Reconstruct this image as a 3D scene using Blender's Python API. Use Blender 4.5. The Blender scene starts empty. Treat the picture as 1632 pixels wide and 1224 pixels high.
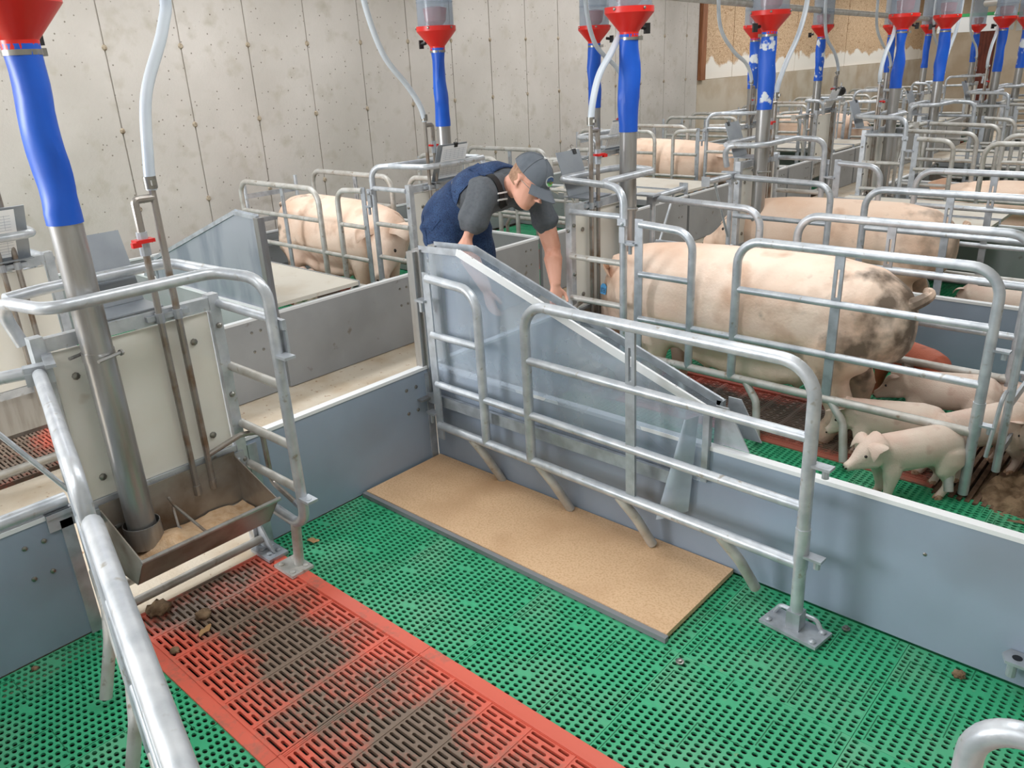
import bpy, bmesh, math, random
from mathutils import Vector, Matrix, noise

S = bpy.context.scene
COL = S.collection
PI = math.pi
random.seed(7)

# ------------------------------------------------------------------ camera
cam_d = bpy.data.cameras.new('camera')
cam_d.sensor_width = 36.0
cam_d.lens = 1275.6 / 1632 * 36
cam_d.clip_start = 0.05
cam_d.clip_end = 200
cam = bpy.data.objects.new('camera', cam_d)
COL.objects.link(cam)
RX = Vector((0.74545875, 0.66499342, -0.04555225))
RY = Vector((0.21719118, -0.30694499, -0.9266136))
RZ = Vector((-0.63017398, 0.68085867, -0.37324553))
cam.matrix_world = Matrix((
    (RX.x, -RY.x, -RZ.x, 2.7778), (RX.y, -RY.y, -RZ.y, -2.4279),
    (RX.z, -RY.z, -RZ.z, 1.8449), (0, 0, 0, 1)))
S.camera = cam

# ------------------------------------------------------------------ world, lights, exposure
w = bpy.data.worlds.new('world')
S.world = w
w.use_nodes = True
w.node_tree.nodes['Background'].inputs[0].default_value = (0.9, 0.95, 1.0, 1)
w.node_tree.nodes['Background'].inputs[1].default_value = 0.3
S.view_settings.view_transform = 'Standard'
S.view_settings.look = 'None'
S.view_settings.gamma = 1
S.view_settings.use_curve_mapping = False
S.view_settings.exposure = 0.12


def area(name, loc, target, sx, sy, power, col=(1, 1, 1)):
    d = bpy.data.lights.new(name, 'AREA')
    d.shape = 'RECTANGLE'
    d.size, d.size_y, d.energy, d.color = sx, sy, power, col
    o = bpy.data.objects.new(name, d)
    COL.objects.link(o)
    o.location = loc
    dv = Vector(target) - Vector(loc)
    o.rotation_euler = dv.to_track_quat('-Z', 'Y').to_euler()
    return o


# rows of long ceiling lamps over the aisle and over both rows of pens
for lx in (-2.7, 1.2):
    for ly in (-5.0, 0.5, 6.0, 11.5, 17.0):
        area('lamp_row', (lx, ly, 3.05), (lx, ly, 0), 0.5, 4.2, 60, (0.97, 0.985, 1.0))
# key light from an unseen source behind the camera, on its left
area('left_key_light', (-2.6, -5.6, 2.0), (1.5, 0.0, 0.5), 2.2, 1.6, 250, (0.94, 0.97, 1.0))

# ------------------------------------------------------------------ materials


def lin(c):
    return tuple(((v / 255) / 12.92 if v / 255 <= 0.04045 else ((v / 255 + 0.055) / 1.055) ** 2.4) for v in c) + (1,)


def mat(name, rgb, rough=0.5, metal=0.0, var=None, vscale=6.0, vlo=0.45, vhi=0.65, detail=6.0,
        var2=None, v2scale=40.0, v2lo=0.6, v2hi=0.7, bump=0.0, bscale=60.0, coords='Object', spec=None, stretch=None,
        rvar=0.0):
    m = bpy.data.materials.new(name)
    m.use_nodes = True
    nt = m.node_tree
    b = nt.nodes['Principled BSDF']
    b.inputs['Base Color'].default_value = lin(rgb)
    b.inputs['Roughness'].default_value = rough
    b.inputs['Metallic'].default_value = metal
    if spec is not None:
        b.inputs['Specular IOR Level'].default_value = spec
    tc = nt.nodes.new('ShaderNodeTexCoord')
    src = tc.outputs[coords]
    if stretch:
        mp = nt.nodes.new('ShaderNodeMapping')
        mp.inputs['Scale'].default_value = stretch
        nt.links.new(src, mp.inputs[0])
        src = mp.outputs[0]

    def layer(prev, rgb2, sc, lo, hi, det):
        n = nt.nodes.new('ShaderNodeTexNoise')
        n.inputs['Scale'].default_value = sc
        n.inputs['Detail'].default_value = det
        nt.links.new(src, n.inputs['Vector'])
        r = nt.nodes.new('ShaderNodeMapRange')
        r.inputs[1].default_value = lo
        r.inputs[2].default_value = hi
        nt.links.new(n.outputs['Fac'], r.inputs[0])
        mx = nt.nodes.new('ShaderNodeMix')
        mx.data_type = 'RGBA'
        nt.links.new(r.outputs[0], mx.inputs['Factor'])
        if prev is None:
            mx.inputs[6].default_value = lin(rgb)
        else:
            nt.links.new(prev, mx.inputs[6])
        mx.inputs[7].default_value = lin(rgb2)
        return mx.outputs[2], r.outputs[0]
    out = None
    if var:
        out, f = layer(out, var, vscale, vlo, vhi, detail)
        if rvar:
            mr = nt.nodes.new('ShaderNodeMapRange')
            mr.inputs[3].default_value = rough
            mr.inputs[4].default_value = rough + rvar
            nt.links.new(f, mr.inputs[0])
            nt.links.new(mr.outputs[0], b.inputs['Roughness'])
    if var2:
        out, f = layer(out, var2, v2scale, v2lo, v2hi, 3.0)
    if out is not None:
        nt.links.new(out, b.inputs['Base Color'])
    if bump:
        n = nt.nodes.new('ShaderNodeTexNoise')
        n.inputs['Scale'].default_value = bscale
        n.inputs['Detail'].default_value = 4
        nt.links.new(src, n.inputs['Vector'])
        bp = nt.nodes.new('ShaderNodeBump')
        bp.inputs['Strength'].default_value = bump
        bp.inputs['Distance'].default_value = 0.01
        nt.links.new(n.outputs['Fac'], bp.inputs['Height'])
        nt.links.new(bp.outputs[0], b.inputs['Normal'])
    m['tc'] = 1
    return m


def clear_mat(name, rgb, haze, tint=(235, 240, 245), rough=0.12):
    """thin clear plastic: see-through, with a hazy diffuse share and a gloss coat"""
    m = bpy.data.materials.new(name)
    m.use_nodes = True
    nt = m.node_tree
    nt.nodes.clear()
    out = nt.nodes.new('ShaderNodeOutputMaterial')
    tr = nt.nodes.new('ShaderNodeBsdfTransparent')
    tr.inputs[0].default_value = lin(tint)
    b = nt.nodes.new('ShaderNodeBsdfPrincipled')
    b.inputs['Base Color'].default_value = lin(rgb)
    b.inputs['Roughness'].default_value = rough
    tc = nt.nodes.new('ShaderNodeTexCoord')
    n = nt.nodes.new('ShaderNodeTexNoise')
    n.inputs['Scale'].default_value = 5
    n.inputs['Detail'].default_value = 7
    nt.links.new(tc.outputs['Object'], n.inputs['Vector'])
    r = nt.nodes.new('ShaderNodeMapRange')
    r.inputs[1].default_value = 0.3
    r.inputs[2].default_value = 0.7
    r.inputs[3].default_value = haze * 0.75
    r.inputs[4].default_value = min(1, haze * 1.3)
    nt.links.new(n.outputs['Fac'], r.inputs[0])
    mx = nt.nodes.new('ShaderNodeMixShader')
    nt.links.new(r.outputs[0], mx.inputs[0])
    nt.links.new(tr.outputs[0], mx.inputs[1])
    nt.links.new(b.outputs[0], mx.inputs[2])
    nt.links.new(mx.outputs[0], out.inputs[0])
    return m


M = {}
M['galv'] = mat('galvanised_steel', (204, 208, 213), 0.36, 0.4, var=(172, 178, 185), vscale=16, vlo=0.35, vhi=0.7,
                var2=(150, 142, 130), v2scale=30, v2lo=0.64, v2hi=0.78, bump=0.05, bscale=90)
M['galv_dirty'] = mat('galvanised_steel_dusty', (198, 197, 193), 0.46, 0.3, var=(168, 162, 152), vscale=14, vlo=0.4, vhi=0.75,
                      var2=(132, 112, 88), v2scale=26, v2lo=0.64, v2hi=0.78, bump=0.06, bscale=80)
M['zinc'] = mat('zinc_plate', (184, 190, 197), 0.4, 0.45, var=(160, 164, 170), vscale=16, vlo=0.4, vhi=0.65)
M['stainless'] = mat('stainless_steel', (176, 176, 176), 0.32, 0.8, var=(146, 140, 132), vscale=4, vlo=0.45, vhi=0.75,
                     stretch=(6, 6, 0.7), rvar=0.15)
M['steel_dark'] = mat('stained_steel_trough', (160, 154, 146), 0.36, 0.5, var=(112, 94, 76), vscale=5, vlo=0.42, vhi=0.7, rvar=0.25)
M['brass'] = mat('brownish_pipe', (160, 154, 148), 0.33, 0.65, var=(134, 114, 96), vscale=12, vlo=0.5, vhi=0.7)
M['bolt'] = mat('bolt_steel', (150, 148, 142), 0.35, 0.9)
M['black'] = mat('black_plastic', (22, 22, 24), 0.45)
M['pvc'] = mat('blue_grey_panel', (149, 163, 181), 0.42, 0, var=(139, 152, 168), vscale=2.2, vlo=0.4, vhi=0.7,
               var2=(134, 142, 154), v2scale=1.3, v2lo=0.6, v2hi=0.8, bump=0.015, bscale=220)
M['pvc_grey'] = mat('grey_panel', (158, 160, 162), 0.45, 0, var=(144, 146, 147), vscale=2.5, vlo=0.4, vhi=0.7,
                    var2=(104, 92, 74), v2scale=9, v2lo=0.68, v2hi=0.78)
M['cap'] = mat('white_panel_edge', (228, 230, 232), 0.45)
M['board'] = mat('cream_board', (236, 234, 226), 0.4, 0, var=(226, 221, 208), vscale=3, vlo=0.45, vhi=0.75,
                 var2=(168, 130, 84), v2scale=5, v2lo=0.68, v2hi=0.85)
M['chip'] = mat('tan_mat_board', (222, 186, 148), 0.65, 0, var=(206, 166, 126), vscale=120, vlo=0.45, vhi=0.65, detail=3,
                var2=(196, 156, 118), v2scale=3, v2lo=0.5, v2hi=0.8, bump=0.05, bscale=200)
M['grey_edge'] = mat('grey_rubber_edge', (128, 130, 134), 0.6)
M['green'] = mat('green_plastic_slat', (56, 168, 120), 0.5, 0, var=(102, 172, 134), vscale=3.2, vlo=0.48, vhi=0.78,
                 var2=(128, 142, 104), v2scale=24, v2lo=0.66, v2hi=0.8)
M['green_line'] = mat('green_slat_groove', (22, 112, 72), 0.6)
M['concrete_floor'] = mat('pale_concrete_floor', (222, 210, 192), 0.8, 0, var=(200, 178, 150), vscale=3, vlo=0.45, vhi=0.7,
                          var2=(168, 130, 96), v2scale=26, v2lo=0.64, v2hi=0.74, bump=0.2, bscale=90)
M['pit'] = mat('dark_slurry', (26, 20, 16), 0.6)
M['red_paint'] = mat('red_funnel', (214, 34, 26), 0.35)
M['red_in'] = mat('red_inner_cone', (196, 60, 70), 0.5)
M['blue'] = mat('blue_sleeve', (16, 92, 202), 0.42, 0, var=(10, 70, 176), vscale=3, vlo=0.4, vhi=0.7)
M['blue_worn'] = mat('worn_blue_sleeve', (20, 88, 198), 0.45, 0, var=(214, 220, 226), vscale=9, vlo=0.56, vhi=0.6, detail=8)
M['hose'] = mat('milky_hose', (206, 214, 222), 0.3, 0, var=(188, 198, 210), vscale=4)
M['paper'] = mat('white_paper', (240, 241, 242), 0.7)
M['ink'] = mat('grey_print', (176, 182, 192), 0.8)
M['plate'] = mat('grey_record_plate', (150, 156, 162), 0.4, 0.35, var=(136, 142, 150), vscale=5)
M['lid'] = mat('pale_lid', (208, 202, 190), 0.55, 0, var=(196, 186, 170), vscale=3, var2=(170, 146, 116), v2scale=11, v2lo=0.64, v2hi=0.8)
M['clear'] = clear_mat('clear_sheet', (222, 229, 236), 0.25, rough=0.16)
M['clear_tube'] = clear_mat('clear_feed_tube', (206, 212, 220), 0.22, rough=0.1)
M['curtain'] = clear_mat('clear_curtain', (206, 216, 226), 0.5, rough=0.08)
M['frosted'] = mat('frosted_grey_sheet', (146, 152, 160), 0.35, 0, var=(122, 130, 140), vscale=1.6, vlo=0.45, vhi=0.6, stretch=(4, 1, 1))
M['feed'] = mat('feed_meal', (214, 184, 150), 0.9, 0, var=(192, 152, 114), vscale=30, vlo=0.4, vhi=0.7,
                var2=(160, 112, 76), v2scale=5, v2lo=0.6, v2hi=0.75, bump=0.4, bscale=160)
M['dung'] = mat('dried_dung', (142, 118, 92), 0.9, 0, var=(98, 76, 54), vscale=20, vlo=0.4, vhi=0.65, bump=0.8, bscale=60)
M['wood'] = mat('dark_wood_post', (150, 96, 60), 0.7, 0, var=(120, 72, 42), vscale=6, stretch=(8, 8, 0.6))
M['wood_red'] = mat('dark_red_wood', (112, 52, 36), 0.7, 0, var=(88, 40, 28), vscale=5)
M['white'] = mat('white_paint', (232, 232, 228), 0.6)
M['skin'] = mat('skin', (228, 170, 148), 0.5, 0, var=(212, 148, 122), vscale=9, vlo=0.45, vhi=0.7)
M['shirt'] = mat('grey_tshirt', (92, 96, 102), 0.9, 0, var=(86, 90, 96), vscale=60, bump=0.12, bscale=120)
M['denim'] = mat('blue_denim', (38, 62, 102), 0.85, 0, var=(56, 84, 126), vscale=12, vlo=0.45, vhi=0.7,
                 var2=(26, 46, 80), v2scale=160, v2lo=0.5, v2hi=0.6, bump=0.3, bscale=8)
M['capcloth'] = mat('grey_cap_cloth', (98, 104, 112), 0.85, 0, var=(86, 92, 100), vscale=14)
M['strap'] = mat('black_strap', (24, 25, 28), 0.7)
M['hair'] = mat('grey_brown_hair', (166, 130, 106), 0.8, 0, var=(140, 108, 86), vscale=60)
M['hoof'] = mat('hoof_horn', (196, 160, 132), 0.6, 0, var=(150, 112, 84), vscale=30)
M['pinkin'] = mat('pink_skin', (214, 150, 140), 0.6)
M['eye'] = mat('dark_eye', (30, 22, 18), 0.15)
M['tag_blue'] = mat('blue_ear_tag', (86, 164, 222), 0.4)
M['tag_mark'] = mat('black_marking', (30, 34, 44), 0.6)
M['red_plastic'] = mat('red_handle', (206, 30, 26), 0.4)
M['drygreen'] = mat('green_plastic_trim', (40, 150, 80), 0.5)
M['duct'] = mat('galvanised_duct', (214, 214, 212), 0.4, 0.4)
M['lamp_white'] = mat('lamp_shade_white', (238, 240, 240), 0.35)
M['badge_rim'] = mat('badge_rim_white', (224, 226, 226), 0.6)
M['badge_green'] = mat('badge_green', (110, 196, 110), 0.6)
M['badge_blue'] = mat('badge_blue', (60, 96, 150), 0.6)
M['leaf'] = mat('dry_leaf', (168, 132, 92), 0.9)


def red_slat():
    m = bpy.data.materials.new('red_plastic_slat')
    m.use_nodes = True
    nt = m.node_tree
    b = nt.nodes['Principled BSDF']
    b.inputs['Roughness'].default_value = 0.5
    geo = nt.nodes.new('ShaderNodeNewGeometry')
    obj = nt.nodes.new('ShaderNodeTexCoord')
    n = nt.nodes.new('ShaderNodeTexNoise')
    n.inputs['Scale'].default_value = 5
    n.inputs['Detail'].default_value = 6
    nt.links.new(geo.outputs['Position'], n.inputs['Vector'])
    n2 = nt.nodes.new('ShaderNodeTexNoise')
    n2.inputs['Scale'].default_value = 55
    n2.inputs['Detail'].default_value = 4
    nt.links.new(geo.outputs['Position'], n2.inputs['Vector'])
    # dirt trodden into the middle of the lying area (local y), patchy
    sep = nt.nodes.new('ShaderNodeSeparateXYZ')
    nt.links.new(obj.outputs['Object'], sep.inputs[0])
    ab = nt.nodes.new('ShaderNodeMath')
    ab.operation = 'ABSOLUTE'
    nt.links.new(sep.outputs['Y'], ab.inputs[0])
    mr = nt.nodes.new('ShaderNodeMapRange')
    mr.inputs[1].default_value = 0.29
    mr.inputs[2].default_value = 0.08
    mr.inputs[3].default_value = -0.22
    mr.inputs[4].default_value = 0.16
    nt.links.new(ab.outputs[0], mr.inputs[0])
    a1 = nt.nodes.new('ShaderNodeMath')
    nt.links.new(n.outputs['Fac'], a1.inputs[0])
    nt.links.new(mr.outputs[0], a1.inputs[1])
    a2 = nt.nodes.new('ShaderNodeMath')
    a2.operation = 'MULTIPLY_ADD'
    a2.inputs[1].default_value = 0.42
    nt.links.new(n2.outputs['Fac'], a2.inputs[0])
    nt.links.new(a1.outputs[0], a2.inputs[2])
    f = nt.nodes.new('ShaderNodeMapRange')
    f.inputs[1].default_value = 0.55
    f.inputs[2].default_value = 0.86
    nt.links.new(a2.outputs[0], f.inputs[0])
    oi = nt.nodes.new('ShaderNodeObjectInfo')
    mxf = nt.nodes.new('ShaderNodeMath')
    mxf.operation = 'MAXIMUM'
    # object colour alpha carries how soiled a whole tile is
    inv = nt.nodes.new('ShaderNodeMath')
    inv.operation = 'SUBTRACT'
    inv.inputs[0].default_value = 1.0
    nt.links.new(oi.outputs['Alpha'], inv.inputs[1])
    soil = nt.nodes.new('ShaderNodeMath')
    soil.operation = 'MULTIPLY_ADD'
    soil.inputs[1].default_value = 1.0
    nt.links.new(inv.outputs[0], soil.inputs[0])
    nt.links.new(f.outputs[0], soil.inputs[2])
    soil.use_clamp = True
    mx = nt.nodes.new('ShaderNodeMix')
    mx.data_type = 'RGBA'
    mx.inputs[6].default_value = lin((218, 102, 82))
    mx.inputs[7].default_value = lin((124, 106, 92))
    nt.links.new(soil.outputs[0], mx.inputs['Factor'])
    nt.links.new(mx.outputs[2], b.inputs['Base Color'])
    nt.nodes.remove(mxf)
    return m


M['red'] = red_slat()


def wall_concrete():
    m = mat('form_concrete', (206, 199, 192), 0.85, 0, var=(186, 179, 171), vscale=1.3, vlo=0.3, vhi=0.75, detail=9,
            var2=(176, 168, 154), v2scale=7, v2lo=0.55, v2hi=0.85, bump=0.25, bscale=50, coords='Object')
    nt = m.node_tree
    b = nt.nodes['Principled BSDF']
    prev = b.inputs['Base Color'].links[0].from_socket
    geo = nt.nodes.new('ShaderNodeNewGeometry')
    # small air holes
    v = nt.nodes.new('ShaderNodeTexVoronoi')
    v.inputs['Scale'].default_value = 17
    nt.links.new(geo.outputs['Position'], v.inputs['Vector'])
    r = nt.nodes.new('ShaderNodeMapRange')
    r.inputs[1].default_value = 0.13
    r.inputs[2].default_value = 0.07
    nt.links.new(v.outputs['Distance'], r.inputs[0])
    v2 = nt.nodes.new('ShaderNodeMath')
    v2.operation = 'GREATER_THAN'
    v2.inputs[1].default_value = 0.35
    nt.links.new(v.outputs['Color'], v2.inputs[0])
    mu = nt.nodes.new('ShaderNodeMath')
    mu.operation = 'MULTIPLY'
    nt.links.new(r.outputs[0], mu.inputs[0])
    nt.links.new(v2.outputs[0], mu.inputs[1])
    mx = nt.nodes.new('ShaderNodeMix')
    mx.data_type = 'RGBA'
    nt.links.new(mu.outputs[0], mx.inputs['Factor'])
    nt.links.new(prev, mx.inputs[6])
    mx.inputs[7].default_value = lin((120, 112, 100))
    nt.links.new(mx.outputs[2], b.inputs['Base Color'])
    return m


M['concrete'] = wall_concrete()


def plywood():
    m = bpy.data.materials.new('worn_plywood')
    m.use_nodes = True
    nt = m.node_tree
    b = nt.nodes['Principled BSDF']
    b.inputs['Roughness'].default_value = 0.75
    geo = nt.nodes.new('ShaderNodeNewGeometry')
    sep = nt.nodes.new('ShaderNodeSeparateXYZ')
    nt.links.new(geo.outputs['Position'], sep.inputs[0])
    mp = nt.nodes.new('ShaderNodeMapping')
    mp.inputs['Scale'].default_value = (1, 1.6, 3.2)
    nt.links.new(geo.outputs['Position'], mp.inputs[0])
    n = nt.nodes.new('ShaderNodeTexNoise')
    n.inputs['Scale'].default_value = 2.6
    n.inputs['Detail'].default_value = 3
    n.inputs['Distortion'].default_value = 2.5
    nt.links.new(mp.outputs[0], n.inputs['Vector'])
    mul = nt.nodes.new('ShaderNodeMath')
    mul.operation = 'MULTIPLY'
    mul.inputs[1].default_value = 14
    nt.links.new(n.outputs['Fac'], mul.inputs[0])
    fr = nt.nodes.new('ShaderNodeMath')
    fr.operation = 'PINGPONG'
    fr.inputs[1].default_value = 1
    nt.links.new(mul.outputs[0], fr.inputs[0])
    rr = nt.nodes.new('ShaderNodeValToRGB')
    rr.color_ramp.elements[0].color = lin((160, 124, 88))
    rr.color_ramp.elements[1].color = lin((208, 178, 144))
    rr.color_ramp.elements[0].position = 0.1
    rr.color_ramp.elements[1].position = 0.45
    nt.links.new(fr.outputs[0], rr.inputs[0])
    # whitewashed lower band with a ragged upper edge
    n2 = nt.nodes.new('ShaderNodeTexNoise')
    n2.inputs['Scale'].default_value = 2.5
    n2.inputs['Detail'].default_value = 6
    nt.links.new(geo.outputs['Position'], n2.inputs['Vector'])
    ma = nt.nodes.new('ShaderNodeMath')
    ma.operation = 'MULTIPLY_ADD'
    ma.inputs[1].default_value = -0.5
    nt.links.new(n2.outputs['Fac'], ma.inputs[0])
    nt.links.new(sep.outputs['Z'], ma.inputs[2])
    r = nt.nodes.new('ShaderNodeMapRange')
    r.inputs[1].default_value = 1.46
    r.inputs[2].default_value = 1.42
    nt.links.new(ma.outputs[0], r.inputs[0])
    mx = nt.nodes.new('ShaderNodeMix')
    mx.data_type = 'RGBA'
    nt.links.new(r.outputs[0], mx.inputs['Factor'])
    nt.links.new(rr.outputs[0], mx.inputs[6])
    mx.inputs[7].default_value = lin((236, 230, 220))
    nt.links.new(mx.outputs[2], b.inputs['Base Color'])
    return m


M['ply'] = plywood()


def pig_mat(name, base, shade, dirt, dlo, dhi, rump_dirt=0.0):
    m = mat(name, base, 0.6, 0, var=shade, vscale=3.0, vlo=0.42, vhi=0.72, var2=dirt, v2scale=5.0, v2lo=dlo, v2hi=dhi,
            bump=0.25, bscale=70)
    nt = m.node_tree
    b = nt.nodes['Principled BSDF']
    b.inputs['Subsurface Weight'].default_value = 0.0
    if rump_dirt:
        prev = b.inputs['Base Color'].links[0].from_socket
        tc = nt.nodes.new('ShaderNodeTexCoord')
        sep = nt.nodes.new('ShaderNodeSeparateXYZ')
        nt.links.new(tc.outputs['Object'], sep.inputs[0])
        n = nt.nodes.new('ShaderNodeTexNoise')
        n.inputs['Scale'].default_value = 7
        n.inputs['Detail'].default_value = 12
        nt.links.new(tc.outputs['Object'], n.inputs['Vector'])
        a = nt.nodes.new('ShaderNodeMath')
        a.operation = 'MULTIPLY_ADD'
        a.inputs[1].default_value = -2.4
        nt.links.new(n.outputs['Fac'], a.inputs[0])
        nt.links.new(sep.outputs['X'], a.inputs[2])
        r = nt.nodes.new('ShaderNodeMapRange')
        r.inputs[1].default_value = -1.80
        r.inputs[2].default_value = -2.25
        r.inputs[4].default_value = rump_dirt
        nt.links.new(a.outputs[0], r.inputs[0])
        mx = nt.nodes.new('ShaderNodeMix')
        mx.data_type = 'RGBA'
        nt.links.new(r.outputs[0], mx.inputs['Factor'])
        nt.links.new(prev, mx.inputs[6])
        mx.inputs[7].default_value = lin((92, 78, 64))
        nt.links.new(mx.outputs[2], b.inputs['Base Color'])
    return m


M['sow'] = pig_mat('sow_skin', (248, 224, 205), (234, 196, 170), (190, 148, 118), 0.54, 0.80, 0.9)
M['sow2'] = pig_mat('sow_skin_tan', (244, 216, 194), (232, 194, 166), (190, 146, 116), 0.58, 0.85, 0.5)
M['piglet'] = pig_mat('piglet_skin', (236, 216, 200), (228, 196, 180), (206, 166, 150), 0.62, 0.85)
M['piglet_red'] = pig_mat('piglet_red_skin', (196, 106, 78), (178, 88, 64), (140, 70, 52), 0.6, 0.8)

# ------------------------------------------------------------------ mesh helpers


def fillet(P, r, n=6):
    P = [Vector(p) for p in P]
    if r <= 0 or len(P) < 3:
        return P
    out = [P[0]]
    for i in range(1, len(P) - 1):
        a, b, c = P[i - 1], P[i], P[i + 1]
        u, v = (a - b), (c - b)
        lu, lv = u.length, v.length
        u.normalize()
        v.normalize()
        ang = u.angle(v)
        if ang > PI - 0.02:
            out.append(b)
            continue
        d = min(r / math.tan(ang / 2), lu * 0.49, lv * 0.49)
        rr = d * math.tan(ang / 2)
        bis = (u + v).normalized()
        cen = b + bis * (rr / math.sin(ang / 2))
        s, e = b + u * d - cen, b + v * d - cen
        tot = s.angle(e)
        ax = s.cross(e).normalized()
        for k in range(n + 1):
            out.append(cen + Matrix.Rotation(tot * k / n, 3, ax) @ s)
    out.append(P[-1])
    return out


class MB:
    """collects shapes for ONE mesh; sx, sy mirror the shape"""

    def __init__(self, sx=1, sy=1):
        self.v, self.f, self.mi = [], [], []
        self.sx, self.sy = sx, sy
        self.cur = 0

    def add(self, vs, fs):
        o = len(self.v)
        for p in vs:
            self.v.append((p[0] * self.sx, p[1] * self.sy, p[2]))
        fl = self.sx * self.sy < 0
        for f in fs:
            g = [o + i for i in f]
            if fl:
                g.reverse()
            self.f.append(g)
            self.mi.append(self.cur)

    def box(self, a, b, rot=None, piv=None):
        x0, y0, z0 = a
        x1, y1, z1 = b
        x0, x1 = min(x0, x1), max(x0, x1)
        y0, y1 = min(y0, y1), max(y0, y1)
        z0, z1 = min(z0, z1), max(z0, z1)
        vs = [Vector(p) for p in ((x0, y0, z0), (x1, y0, z0), (x1, y1, z0), (x0, y1, z0), (x0, y0, z1), (x1, y0, z1), (x1, y1, z1), (x0, y1, z1))]
        if rot is not None:
            pv = Vector(piv) if piv is not None else Vector(((x0 + x1) / 2, (y0 + y1) / 2, (z0 + z1) / 2))
            vs = [pv + rot @ (p - pv) for p in vs]
        self.add(vs, [(3, 2, 1, 0), (4, 5, 6, 7), (0, 1, 5, 4), (1, 2, 6, 5), (2, 3, 7, 6), (3, 0, 4, 7)])
        return self

    def tube(self, P, r, n=12, bend=0.0, k=6, cap=True, rads=None):
        P = fillet(P, bend, k) if bend else [Vector(p) for p in P]
        m = len(P)
        t0 = (P[1] - P[0]).normalized()
        ref = Vector((0, 0, 1)) if abs(t0.z) < 0.9 else Vector((1, 0, 0))
        nrm = (ref - t0 * ref.dot(t0)).normalized()
        vs, fs = [], []
        tp = t0
        for i in range(m):
            if i == 0:
                t = t0
            elif i == m - 1:
                t = (P[i] - P[i - 1]).normalized()
            else:
                t = ((P[i] - P[i - 1]).normalized() + (P[i + 1] - P[i]).normalized()).normalized()
            ax = tp.cross(t)
            if ax.length > 1e-6:
                nrm = Matrix.Rotation(tp.angle(t), 3, ax.normalized()) @ nrm
            tp = t
            bn = t.cross(nrm)
            rr = rads[i] if rads else r
            for j in range(n):
                a = 2 * PI * j / n
                vs.append(P[i] + (nrm * math.cos(a) + bn * math.sin(a)) * rr)
        for i in range(m - 1):
            for j in range(n):
                j2 = (j + 1) % n
                fs.append((i * n + j, i * n + j2, (i + 1) * n + j2, (i + 1) * n + j))
        if cap:
            fs.append(tuple(range(n - 1, -1, -1)))
            fs.append(tuple((m - 1) * n + j for j in range(n)))
        self.add(vs, fs)
        return self

    def lathe(self, prof, c=(0, 0, 0), n=20, cap=True, ex=1.0, ey=1.0):
        """prof = [(r, z)...] bottom to top about the vertical through c"""
        vs, fs = [], []
        for r, z in prof:
            for j in range(n):
                a = 2 * PI * j / n
                vs.append((c[0] + r * math.cos(a) * ex, c[1] + r * math.sin(a) * ey, c[2] + z))
        for i in range(len(prof) - 1):
            for j in range(n):
                j2 = (j + 1) % n
                fs.append((i * n + j, i * n + j2, (i + 1) * n + j2, (i + 1) * n + j))
        if cap:
            fs.append(tuple(range(n - 1, -1, -1)))
            fs.append(tuple((len(prof) - 1) * n + j for j in range(n)))
        self.add(vs, fs)
        return self

    def loft(self, rings, cap=True):
        n = len(rings[0])
        vs = [p for r in rings for p in r]
        fs = []
        for i in range(len(rings) - 1):
            for j in range(n):
                j2 = (j + 1) % n
                fs.append((i * n + j, i * n + j2, (i + 1) * n + j2, (i + 1) * n + j))
        if cap:
            fs.append(tuple(range(n - 1, -1, -1)))
            fs.append(tuple((len(rings) - 1) * n + j for j in range(n)))
        self.add(vs, fs)
        return self

    def prism(self, poly, axis, a, b):
        """polygon in the plane across axis, extruded from a to b"""
        def put(p, t):
            return {'x': (t, p[0], p[1]), 'y': (p[0], t, p[1]), 'z': (p[0], p[1], t)}[axis]
        n = len(poly)
        vs = [put(p, a) for p in poly] + [put(p, b) for p in poly]
        fs = [tuple(range(n - 1, -1, -1)), tuple(range(n, 2 * n))]
        for j in range(n):
            j2 = (j + 1) % n
            fs.append((j, j2, n + j2, n + j))
        self.add(vs, fs)
        return self

    def bolt(self, p, d, r=0.009, h=0.006):
        d = Vector(d)
        p = Vector(p)
        self.tube([p, p + d * h * 0.6, p + d * h], r, n=8, rads=[r, r, r * 0.5])
        return self

    def mesh(self, name, mats, smooth=35):
        me = bpy.data.meshes.new(name)
        me.from_pydata([tuple(p) for p in self.v], [], self.f)
        for m in (mats if isinstance(mats, (list, tuple)) else [mats]):
            me.materials.append(m)
        if any(self.mi):
            me.polygons.foreach_set('material_index', self.mi)
        bm = bmesh.new()
        bm.from_mesh(me)
        bmesh.ops.recalc_face_normals(bm, faces=bm.faces)
        bm.to_mesh(me)
        bm.free()
        if smooth:
            me.shade_smooth()
            me.set_sharp_from_angle(angle=math.radians(smooth))
        return me

    def build(self, name, mats, parent=None, loc=None, smooth=35):
        o = bpy.data.objects.new(name, self.mesh(name, mats, smooth))
        if name in ('bolt', 'rivet', 'rim_bolt', 'seam', 'printed_table', 'tag_number', 'clip_wire', 'hanger'):
            o['kind'] = 'stuff'
        COL.objects.link(o)
        if parent is not None:
            o.parent = parent
        if loc is not None:
            o.location = loc
        return o


def tag(o, label, cat, group=None, kind=None):
    o['label'] = label
    if cat:
        o['category'] = cat
    if group:
        o['group'] = group
    if kind:
        o['kind'] = kind
    return o


def empty(name, loc=(0, 0, 0), rz=0.0):
    o = bpy.data.objects.new(name, None)
    o.empty_display_size = 0.05
    COL.objects.link(o)
    o.location = loc
    o.rotation_euler = (0, 0, rz)
    return o


def tree_copy(o, parent=None):
    c = o.copy()
    COL.objects.link(c)
    c.parent = parent
    for ch in list(o.children):
        tree_copy(ch, c)
    return c


PROTO = {}


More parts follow.
